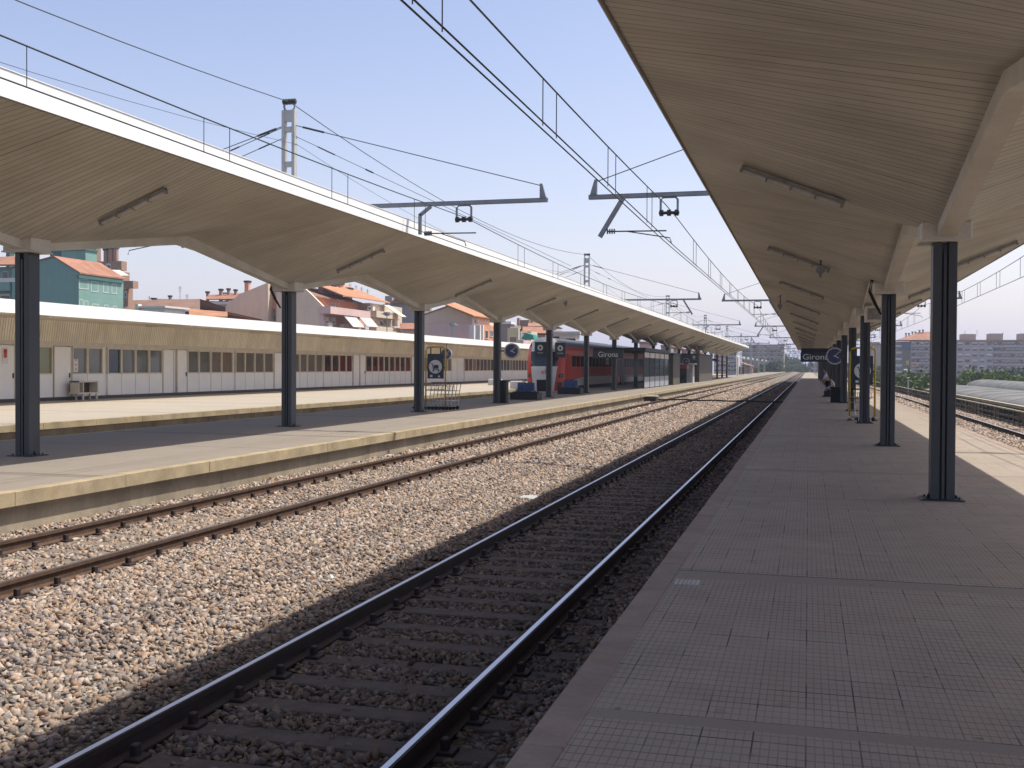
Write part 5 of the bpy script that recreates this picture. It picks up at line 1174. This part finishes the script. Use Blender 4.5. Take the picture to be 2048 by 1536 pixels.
swin(R_, 735, 746, 612, 619, Xp - .5, .2); swin(R_, 760, 767, 640, 650, Xp - .55, .2); swin(R_, 784, 789, 642, 652, Xp - .55, 0); swin(R_, 741, 745, 639, 648, Xp - .55, 0)
p0, p1 = at(765, 609, X=Xp), at(776, 610, X=Xp); q = Vector((3.0, 2.5, -2.4)); b = B(); b.add([p0, p1, p1 + q, p0 + q, *[k + Vector((.05, 0, .1)) for k in (p0, p1, p1 + q, p0 + q)]], [(0, 1, 2, 3), (4, 5, 6, 7), (0, 1, 5, 4), (1, 2, 6, 5), (2, 3, 7, 6), (3, 0, 4, 7)]); b.build('awning', 'awning', R_)
for u, v in ((700, 571), (712, 574), (723, 578), (735, 582)): antenna(u, v - 4, v + 9, 230, 'antenna on the roofs behind the orange tiles of the cream house')
R_ = thing('grey_flats', 'grey party wall block with tiled top behind the third far column', 'building', at(810, 640, Y=240)); fbox(R_, 'wall', 'grey_wall', 782, 835, 607, None, 240, 10); b = B(); p0, p1 = at(780, 607, Y=239), at(822, 609, Y=239); b.prism([(p0.x, p0.z), (p1.x, p0.z), (p1.x - 1, p0.z + .6), (p0.x + 2, p0.z + 2.0)], 239, 251); b.build('roof', 'tiles_old', R_); fbox(R_, 'penthouse', 'mauve_wall', 770, 784, 592, None, 243, 8)
long_roof('low orange roof showing just left of the third far column', 800, 834, 660, 648, 648, 205, 5, 'pink', 'tiles')
# second beige house and the orange terrace
Y = 178.; R_ = thing('beige_house', 'beige gable house with orange roof edge right of the third far column', 'house', at(897, 640, Y=Y))
Xb = at(945, 660, Y=Y).x; gable(R_, [xz(842, 633, Y), xz(897, 613.5, Y), xz(945, 634, Y)], Y, Y + 14, 'beige', 'tiles_new', .2)
R_ = thing('pink_house', 'low pink houses with orange roofs between the gable house and the fourth far column', 'house', Vector((Xb, 198, 5)))
sbox(R_, 'wall', 'pink_pale', 945, 992, 645, None, Xb + .2, 8); ya, yb = at(936, 640, X=Xb).y, at(980, 640, X=Xb).y; z0 = at(978, 639, X=Xb).z; b = B(); b.add([(Xb + .9, ya, z0), (Xb + .9, yb, z0), (Xb - 8, yb, z0 + 3.4), (Xb - 8, ya, z0 + 3.4), (Xb + .9, ya, z0 + .2), (Xb + .9, yb, z0 + .2), (Xb - 8, yb, z0 + 3.6), (Xb - 8, ya, z0 + 3.6)], [(0, 1, 2, 3), (4, 5, 6, 7), (0, 1, 5, 4), (1, 2, 6, 5), (3, 0, 4, 7)]); b.build('roof', 'tiles_new', R_)
for u0, u1 in ((948, 954), (960, 965), (966, 971)): sbox(R_, 'pier', 'white_house', u0, u0 + 2.2, 650, None, Xb + 1.4, .8)
swin(R_, 952, 957, 641, 649, Xb + .22, 0); sbox(R_, 'terrace', 'orange_wall', 967, 992, 650, None, Xb + 1.2, 3); swin(R_, 970, 976, 660, 676, Xb + 1.22, 0); swin(R_, 980, 986, 660, 672, Xb + 1.22, 0)
# street lamps with mushroom heads behind the station building
for u, vt, vb, lab in ((774, 628, 668, 'mushroom headed street lamp in front of the cream house'), (905, 650, 684, 'mushroom headed street lamp in front of the beige gable house')):
    Yl = 118; p, q = at(u, vt, Y=Yl), at(u, vb, Y=Yl); t = thing('street_lamp', lab, 'street lamp', (p.x, Yl, -7), 'mushroom street lamps'); b = B(); b.tube([(p.x, Yl, -7), (p.x, Yl, p.z - .2)], [.10, .06], 8); b.build('pole', 'grey_metal', t)
    b = B(); b.disc((p.x, Yl, p.z), .62, 'z', 24, .10); b.disc((p.x, Yl, p.z + .12), .40, 'z', 20, .16); b.disc((p.x, Yl, p.z - .12), .30, 'z', 20, .14); b.build('lamp_head', 'grey_metal', t)
# smaller houses seen over and past the train
def plain(name, label, parts, cat='building', grp='houses beyond the train'):
    R = thing(name, label, cat, at(parts[0][2], 700, Y=parts[0][6]), grp)
    for nm, mat, u0, u1, v0, v1, Yp, d in parts: fbox(R, nm, mat, u0, u1, v0, v1, Yp, d)
    return R
plain('grey_block', 'grey block with white cornice above the clock by the fourth far column', [('wall', 'grey_wall', 1003, 1021, 648, None, 205, 3), ('cornice', 'sign_white', 1001, 1022, 643, 648, 204.5, 3.5)])
R_ = plain('narrow_house', 'narrow pale green house with one big window right of the fourth far column', [('wall', 'green_wall', 1015, 1037, 656, None, 190, .8)]); fwin(R_, 1019, 1034, 672, 684, 190, .15, 'pane_dim')
plain('brown_flats', 'brown brick penthouse block against the sky above the train', [('wall', 'brown_brick', 1037, 1058, 640, None, 290, 12), ('chimney', 'brown_brick', 1034, 1038, 636, None, 289, 2), ('chimney', 'brown_brick', 1061, 1065, 638, None, 289, 2)])
long_roof('house with tiled roof above the green netting, left of the train top', 1045, 1092, 668, 655, 656, 215, 7, 'brown_brick', 'tiles'); long_roof('upper tiled roof against the sky above the train', 1056, 1100, 654, 647, 649, 260, 7, 'mauve_wall', 'tiles'); long_roof('small tiled roof to the left above the train nose', 1022, 1042, 660, 652, 653, 250, 6, 'grey_wall', 'tiles_old')
b = B(); p = [at(u, v, Y=160) for u, v in ((1042, 678), (1068, 679), (1066, 670), (1050, 665))]; b.add([*p, *[k + Vector((0, 3, 0)) for k in p]], [(0, 1, 2, 3), (7, 6, 5, 4), (0, 4, 5, 1), (1, 5, 6, 2), (2, 6, 7, 3), (3, 7, 4, 0)]); tag(b.build('netting', 'green_net'), 'green builder\'s netting above the station roof beside the train', 'netting')
plain('low_house', 'cream shed front under the tiled roofs left of the train top', [('wall', 'cream_wall', 1054, 1062, 663, None, 200, 5), ('wall', 'pink_pale', 1036, 1047, 680, None, 170, 5)], 'house')
R_ = plain('footbridge', 'long pale covered gangway behind the red train with small windows', [('wall', 'white_house', 1107, 1150, 668, 678, 190, 4), ('roof', 'mast', 1104, 1160, 663, 668, 189, 6)]); 
plain('low_house', 'far pink house between the far canopy and the shelter roof', [('wall', 'pink_pale', 1279, 1302, 686, None, 320, 10), ('roof', 'tiles', 1277, 1304, 683, 687, 319, 12)], 'house')
for i, (u0, u1, vt, m, rm, lab) in enumerate([(1322, 1342, 690, 'grey_wall', 'tiles_old', 'far grey house left of the far clock'), (1340, 1358, 694, 'pink_pale', 'tiles', 'far pink house behind the small arrow signs'), (1360, 1382, 698, 'mauve_wall', 'tiles', 'far mauve house behind the far clock'), (1384, 1400, 702, 'white_house', 'tiles', 'far white house above the ticket cabinet')]):
    plain('low_house', lab, [('wall', m, u0, u1, vt + 3, None, 330 + i * 8, 10), ('roof', rm, u0 - 1, u1 + 1, vt, vt + 4, 329 + i * 8, 12)], 'house')
def flats(label, u0, u1, vt, vb, Y, depth, mat, rows, cols, roofmat=None, band=True, wall_v=None):
    R = thing('apartment_block', label, 'building', at((u0 + u1) / 2, vb, Y=Y)); fbox(R, 'wall', mat, u0, u1, vt, None, Y, depth)
    if roofmat: fbox(R, 'roof', roofmat, u0 - .8, u1 + .8, vt - 2.2, vt, Y - .8, depth + 1.5)
    h = (vb - vt) / rows; w_ = (u1 - u0) / cols
    for r in range(rows):
        if band == 'balcony': fbox(R, 'balcony', mat, u0, u1, vt + h * (r + .62), vt + h * (r + .98), Y - 1.4, 1.4)
        for c in range(cols):
            a, b_ = at(u0 + w_ * (c + .18), vt + h * (r + .18), Y=Y), at(u0 + w_ * (c + .82), vt + h * (r + (.62 if band == 'balcony' else .66)), Y=Y)
            g = B(); g.box(a.x, b_.x, Y - .06, Y + .02, b_.z, a.z); f = g.build('window', 'house_glass', R)
            if random.random() < .75: s = B(); s.box(a.x, b_.x, Y - .10, Y - .062, a.z - (a.z - b_.z) * random.choice([.25, .4, .55, .7]), a.z); s.build('blind', 'shutter', f)
    return R
flats('tall pinkish grey apartment block at the far end beside the far canopy tip', 1428, 1452, 700, 745, 420, 14, 'pink_pale', 5, 4); flats('narrow grey apartment block at the far end right of the canopy columns', 1455, 1473, 704, 745, 400, 14, 'flat_grey', 5, 3)
flats('wide brown apartment block across the far end of the tracks', 1484, 1568, 691, 740, 560, 16, 'flat_grey', 6, 12, 'roof_grey', 'balcony'); 
R_ = plain('red_roof_shed', 'low shed with sloping red tiled roof beyond the end of the far platform', [('wall', 'brown_brick', 1488, 1504, 734, None, 360, 8)], 'shed'); b = B(); p = [at(u, v, Y=q) for u, v, q in ((1480, 727, 359), (1507, 735, 359), (1507, 733, 367), (1482, 725, 367))]; b.add([*p, *[k + Vector((0, 0, .3)) for k in p]], [(0, 1, 2, 3), (4, 5, 6, 7), (0, 1, 5, 4), (1, 2, 6, 5), (2, 3, 7, 6), (3, 0, 4, 7)]); b.build('roof', 'tiles', R_)
# platform lamps beyond the far canopy
for i, (u, v) in enumerate(((1475, 717), (1487, 718), (1496, 719), (1505, 720), (1514, 721), (1524, 722), (1532, 723))):
    Yl = 222 + i * 34; p = at(u, v, Y=Yl); t = thing('platform_lamp', '%s of the white headed platform lamps past the far canopy' % nth(i).replace(' one', ''), 'lamp', (p.x, Yl, ZL), 'platform lamps past the canopy')
    b = B(); b.tube([(p.x, Yl, ZL), (p.x, Yl, p.z)], .05, 6); b.build('pole', 'steel_dark', t); b = B(); b.disc((p.x, Yl, p.z + .05), .40, 'z', 16, .16); b.cbox(p.x - .3, p.x + .3, Yl - .25, Yl + .25, p.z + .1, p.z + .5, .12); b.build('lamp_head', 'sign_white', t)
# ------------------------------------------------------------------ right side: railing, vaulted roofs, trees, flats
t = thing('viaduct_railing', 'dark viaduct railing with pale top rail beside the right hand track', 'railing', (8.9, 60, -.8))
b = B(); b.box(8.86, 8.96, 10, 200, -.13, -.07); b.build('top_rail', 'gutter', t)
b = B()
for z in (-.72, -.46): b.box(8.885, 8.935, 10, 200, z, z + .10)
b.build('rail', 'steel_dark', t)
y = 24.; k = 0; rp = random.Random(3); pb_, mb_ = B(), B()
while y < 160:
    o = pb_ if k < 100 else mb_
    o.box(8.88, 8.94, y, y + .12, -.80, -.13)
    y += 1.25; k += 1
pb_.build('post', 'steel_dark', t)
mb_.build('post', 'steel_dark', t)
b = B(); y = 24
while y < 160:
    w_ = rp.choice([.3, .6, .9, 1.25]); 
    if rp.random() < .42: b.box(8.90, 8.915, y, y + w_, -.62 if rp.random() < .5 else -.40, -.36 if rp.random() < .5 else -.14)
    y += w_
b.build('infill_panel', 'shelter_dark', t)
def vault(label, cx, hw, zs, rise, y0, y1, grp):
    t = thing('vaulted_roof', label, 'roof', (cx, (y0 + y1) / 2, zs), grp); n_ = 20; b = B(); pr_ = [(cx - hw * math.cos(math.pi * i / n_), zs + rise * math.sin(math.pi * i / n_)) for i in range(n_ + 1)]
    vs = [(x, y0, z) for x, z in pr_] + [(x, y1, z) for x, z in pr_]; b.add(vs, [(i, i + 1, n_ + 2 + i, n_ + 1 + i) for i in range(n_)] + [tuple(range(n_, -1, -1)), tuple(range(n_ + 1, 2 * n_ + 2))]); b.build('vault', 'vault', t, False)
    b = B(); y = y0
    while y < y1: b.tube([(x, y, z + .005) for x, z in pr_], .018, 5, False); y += 6.0
    b.build('seam', 'vault', t)
    for s in (-1, 1): b = B(); x0, x1 = sorted((cx + s * (hw - .05), cx + s * (hw + .3))); b.box(x0, x1, y0, y1, zs - .12, zs + .04); b.build('gutter', 'gutter', t)
    b = B()
    for s in (-1, 1):
        y = y0 + 2
        while y < y1: b.box(cx + s * hw - .15, cx + s * hw + .15, y, y + .3, -7, zs - .12); y += 7
    b.build('column', 'wall_conc', t)
    b = B(); b.box(cx - hw + .5, cx + hw - .5, y0, y1, -6.9, -1.9); b.build('hall', 'shelter_dark', t)
vault('nearer of the two grey barrel vaulted roofs below the viaduct', 15.4, 3.3, -.42, .46, 20, 122, 'grey vaulted roofs below the viaduct'); vault('farther of the two grey barrel vaulted roofs below the viaduct', 26.3, 2.9, -.95, 1.12, 40, 180, 'grey vaulted roofs below the viaduct')
for i in range(6):
    p = at(1822 + i * 8.5, 786, Y=250 + i * 2); t = thing('parked_van', '%s of the white vans glinting between the first two near columns' % ['leftmost', 'second', 'third', 'fourth', 'fifth', 'rightmost'][i], 'van', (p.x, p.y, -7), 'white vans parked below the viaduct')
    zt = p.z; b = B(); b.prism([(p.x - .48, zt - 2.0), (p.x + .48, zt - 2.0), (p.x + .48, zt - 1.0), (p.x + .42, zt), (p.x - .42, zt), (p.x - .48, zt - 1.0)], p.y, p.y + 4.5); b.build('body', 'sign_white', t); b = B(); b.box(p.x - .40, p.x + .40, p.y - .02, p.y, zt - .85, zt - .2); b.build('window', 'glass_dark', t)
    b = B(); b.box(p.x - .6, p.x + .6, p.y - .2, p.y + 5, -7, zt - 2.02); b.build('ramp', 'wall_conc', t)
_lv = {}
def tree(x, y, zb, h, r, mat, label, group, nleaf=900, ls=.42, crown0=.25, seed=0):
    q = random.Random(seed); t = thing('tree', label, 'tree', (x, y, zb), group); b = B(); ht = h * .62
    b.tube([(x, y, zb), (x + .1, y, zb + ht * .5), (x - .05, y + .1, zb + ht)], [r * .085, r * .06, r * .03], 7); cl = []
    for i in range(9):
        a = q.uniform(0, 6.28); zz = zb + h * q.uniform(crown0, .7); e = Vector((x + math.cos(a) * r * .7, y + math.sin(a) * r * .7, zz + h * .16)); b.tube([(x, y, zz - h * .06), ((x + e.x) / 2, (y + e.y) / 2, zz + h * .03), e], [r * .035, r * .025, r * .012], 5); cl.append(e)
    b.build('trunk', 'bark', t)
    g = np.random.default_rng(seed + 5); nc = 26; cen = []
    for i in range(nc):
        u_ = g.normal(0, 1, 3); u_ /= np.linalg.norm(u_); rad = g.uniform(.45, 1.0) ** .6
        cen.append((x + u_[0] * r * rad * .82, y + u_[1] * r * rad * .82, zb + h * (crown0 + (1 - crown0) * .5) + u_[2] * rad * h * (1 - crown0) * .44))
    cen = np.array(cen); ci = g.integers(0, nc, nleaf); sz = g.uniform(.16, .30, nc)[ci][:, None] * r * np.array([[1, 1, .8]])
    P = cen[ci] + g.normal(0, 1, (nleaf, 3)) * sz * .75
    A = g.normal(0, 1, (nleaf, 3)); A /= np.linalg.norm(A, axis=1)[:, None]; Bv = np.cross(A, g.normal(0, 1, (nleaf, 3))); Bv /= np.linalg.norm(Bv, axis=1)[:, None]; L = ls * g.uniform(.6, 1.3, (nleaf, 1))
    V_ = np.stack([P - A * L, P + Bv * L * .55, P + A * L, P - Bv * L * .55], 1).reshape(-1, 3) - np.array([x, y, zb]); m_ = bpy.data.meshes.new('crown'); m_.from_pydata(V_.tolist(), [], [(4 * i, 4 * i + 1, 4 * i + 2, 4 * i + 3) for i in range(nleaf)]); m_.materials.append(M[mat])
    o = bpy.data.objects.new('crown', m_); COL.objects.link(o); o.parent = t; return t
TR_ = [(1792, 748, 230), (1806, 752, 215), (1832, 741, 205), (1856, 752, 225), (1884, 748, 250), (1918, 741, 200), (1934, 745, 215), (1950, 744, 190), (1968, 742, 205), (1986, 743, 215), (1999, 744, 196), (2014, 748, 225), (2026, 736, 260), (2040, 749, 200), (2056, 746, 215), (1780, 746, 260), (1838, 756, 180)]
nm = ['behind the second column of the near canopy', 'just right of the second column', 'leafy and round by the white lamp post', 'in front of the red roof', 'behind the nearest column', 'just right of the nearest column, tall and light', 'second to the right of the nearest column', 'third to the right of the nearest column', 'fourth to the right of the nearest column', 'above the left end of the farther vault', 'above the crown of the farther vault', 'low and pale above the farther vault', 'tall and bluish behind the others near the right edge', 'low beside the right edge', 'cut by the right edge', 'by the yellow sign frame on the near platform', 'low behind the white vans']
for i, (u, vt, Y) in enumerate(TR_):
    p = at(u, vt, Y=Y); tree(p.x, Y, -7, p.z + 7, 3.6 + (i * 37 % 10) * .12, 'leaf_b' if i in (12, 4) else 'leaf_a', 'green tree ' + nm[i], 'trees beyond the vaulted roofs', 1500, .40, .22, 40 + i)
# flats on the right
R_ = flats('long mauve apartment block with window grid on the right of the nearest column', 1869, 1986, 682, 752, 470, 14, 'mauve_wall', 6, 8, 'tiles'); fbox(R_, 'penthouse', 'flat_grey', 1924, 1952, 668, 680, 474, 8); fbox(R_, 'penthouse', 'flat_grey', 1979, 2006, 667, 680, 474, 8); fbox(R_, 'penthouse', 'flat_grey', 2040, 2070, 667, 680, 474, 8)
fbox(R_, 'wall', 'mauve_wall', 1986, 2110, 682, None, 471.5, 12); fbox(R_, 'roof', 'tiles', 1985, 2111, 679.8, 682, 470, 15)
for r in range(6):
    fbox(R_, 'balcony', 'mauve_wall', 1986, 2110, 690 + r * 12.3, 694.5 + r * 12.3, 470.0, 1.5)
    for c in range(14):
        u = 1988 + c * 8.6; g_ = fbox(R_, 'window', 'house_glass', u, u + 6, 684 + r * 12.3, 690 + r * 12.3, 471.44, .04)
        if random.random() < .6: fbox(g_, 'blind', 'shutter', u, u + 6, 684 + r * 12.3, 687 + r * 12.3, 471.38, .05)
for u, v in ((1954, 660), (2006, 664), (1930, 662), (2060, 660)): antenna(u, v, v + 12, 476, 'thin antenna on the mauve apartment block')
R_ = flats('apartment block with banded balconies, blue corner and hipped tile roof left of the nearest column', 1822, 1866, 682, 752, 430, 12, 'mauve_wall', 6, 5, None, 'balcony'); fbox(R_, 'corner', 'blue_panel', 1805, 1822, 686, 697, 430.5, 6); fbox(R_, 'wing', 'grey_wall', 1790, 1822, 683, None, 433, 12)
a, b_ = at(1794, 680, Y=429), at(1870, 680, Y=429); c_, d_ = at(1838, 664, Y=436), at(1866, 663, Y=436); b = B(); b.add([a, b_, d_, c_, Vector((a.x, 446, a.z)), Vector((b_.x, 446, a.z))], [(0, 1, 2, 3), (3, 2, 5, 4), (0, 3, 4), (1, 5, 2), (0, 4, 5, 1)]); b.build('roof', 'tiles', R_)
for u, v in ((1812, 668), (1818, 668), (1825, 665), (1831, 665), (1839, 662), (1846, 661)): chimney(R_, u - 1.3, u + 1.3, v, v + 9, 435, 'grey_wall')
for r in range(5): fbox(R_, 'balcony', 'white_house', 1792, 1804, 690 + r * 13, 694 + r * 13, 431.5, 1.5); fwin(R_, 1794, 1800, 696 + r * 13, 701 + r * 13, 433, .3)
plain('apartment_block', 'darker distant block between the second column and the yellow frame', [('wall', 'flat_grey', 1748, 1790, 690, None, 520, 14), ('wall', 'brown_brick', 1735, 1760, 684, None, 560, 12), ('roof', 'tiles', 1746, 1792, 687, 690, 519, 16)])
t = plain('red_canopy', 'red sloping canopy roof showing among the trees left of the nearest column', [('wall', 'brown_brick', 1848, 1864, 757, None, 300, 6)], 'roof'); b = B(); p = [at(u, v, Y=q) for u, v, q in ((1845, 757, 299), (1866, 757, 299), (1864, 752, 304), (1846, 751, 304))]; b.add([*p, *[k + Vector((0, 0, .2)) for k in p]], [(0, 1, 2, 3), (4, 5, 6, 7), (0, 1, 5, 4), (1, 2, 6, 5), (2, 3, 7, 6), (3, 0, 4, 7)]); b.build('roof', 'red_roof', t)
for u0, u, v, Y, lab in ((1796, 1811, 740, 240, 'street lamp with long arm and white head among the right hand trees'), (1822, 1817, 742, 245, 'street lamp with short arm and white head among the right hand trees')):
    p, q = at(u0, v + 5, Y=Y), at(u, v, Y=Y); t = thing('street_lamp', lab, 'street lamp', (p.x, Y, -7), 'white headed street lamps'); b = B(); b.tube([(p.x, Y, -7), (p.x, Y, p.z), (q.x, Y, q.z)], [.09, .06, .04], 6); b.build('pole', 'grey_metal', t); b = B(); b.cbox(q.x - .35, q.x + .35, Y - .4, Y + .4, q.z - .12, q.z + .18, .08); b.build('lamp_head', 'sign_white', t)
p, q = at(1816, 757, Y=150), at(1818, 782, Y=150); t = thing('lamp_post', 'pale post with flat head standing beyond the railing', 'lamp', (p.x, 150, -7)); b = B(); b.tube([(q.x, 150, -7), (p.x, 150, p.z)], .08, 8); b.build('pole', 'mast', t); b = B(); b.cbox(p.x - .18, p.x + .18, 149.8, 150.2, p.z, p.z + .14, .03); b.build('lamp_head', 'mast', t)
for u, v, m, lab in ((1815, 726, 'yellow', 'small yellow flag or light against the balconied flats'), (1833, 730, 'orange_wall', 'small orange sign against the balconied flats')):
    p = at(u, v, Y=300); t = thing('street_sign', lab.replace('flag or light', 'sign'), 'sign', (p.x, 300, -7)); b = B(); b.tube([(p.x, 300, -7), (p.x, 300, p.z - .5)], .07, 6); b.build('post', 'steel_dark', t); b = B(); b.cbox(p.x - .32, p.x + .32, 299.9, 300.1, p.z - .5, p.z + .5, .04); b.build('panel', m, t)
# trees closing the far end of the line
FT = [(1470, 735, 520), (1489, 731, 420), (1503, 732, 470), (1516, 733, 440), (1529, 730, 500), (1542, 727, 470), (1553, 718, 560), (1563, 712, 620), (1572, 708, 680), (1581, 713, 720), (1590, 716, 760), (1597, 720, 800), (1606, 726, 640), (1622, 724, 700), (1640, 722, 660), (1660, 722, 640), (1690, 724, 600), (1720, 722, 560), (1745, 726, 480), (1765, 730, 420)]
fn = ['behind the canopy tip', 'low by the first white lamp', 'low by the second white lamp', 'low by the third white lamp', 'below the brown flats', 'bright by the tall thin mast', 'right of the brown flats', 'tall, right end of the brown flats', 'tallest, left of the vanishing rails', 'next to the tallest, above the rails', 'above the left rail', 'above the right rail', 'pale, at the end of the near platform', 'behind the name board of the near canopy', 'behind the near column row', 'behind the near clock', 'behind the litter bin', 'behind the yellow sign', 'right of the yellow sign', 'left of the second column']
for i, (u, vt, Y) in enumerate(FT):
    p = at(u, vt, Y=Y); h = p.z + 5; tree(p.x, Y, -5, h, h * .42, 'leaf_b' if i % 3 else 'leaf_a', 'far tree ' + fn[i], 'far trees at the end of the line', 800, .7, .12, 80 + i)
# ------------------------------------------------------------------ air
n_ = N('haze_air'); n_.t.nodes.remove(n_.b); pv = n_.t.nodes.new('ShaderNodeVolumePrincipled'); pv.inputs['Color'].default_value = (.80, .87, 1, 1); pv.inputs['Density'].default_value = .0003; pv.inputs['Anisotropy'].default_value = .3
n_.link(pv.outputs[0], n_.t.nodes['Material Output'].inputs['Volume']); M['haze'] = n_.m; n_.m.cycles.homogeneous_volume = True if hasattr(n_.m.cycles, 'homogeneous_volume') else None
b = B(); b.box(-900, 900, -120, 1300, -9, 40); struct(b.build('haze', 'haze'), 'stuff')
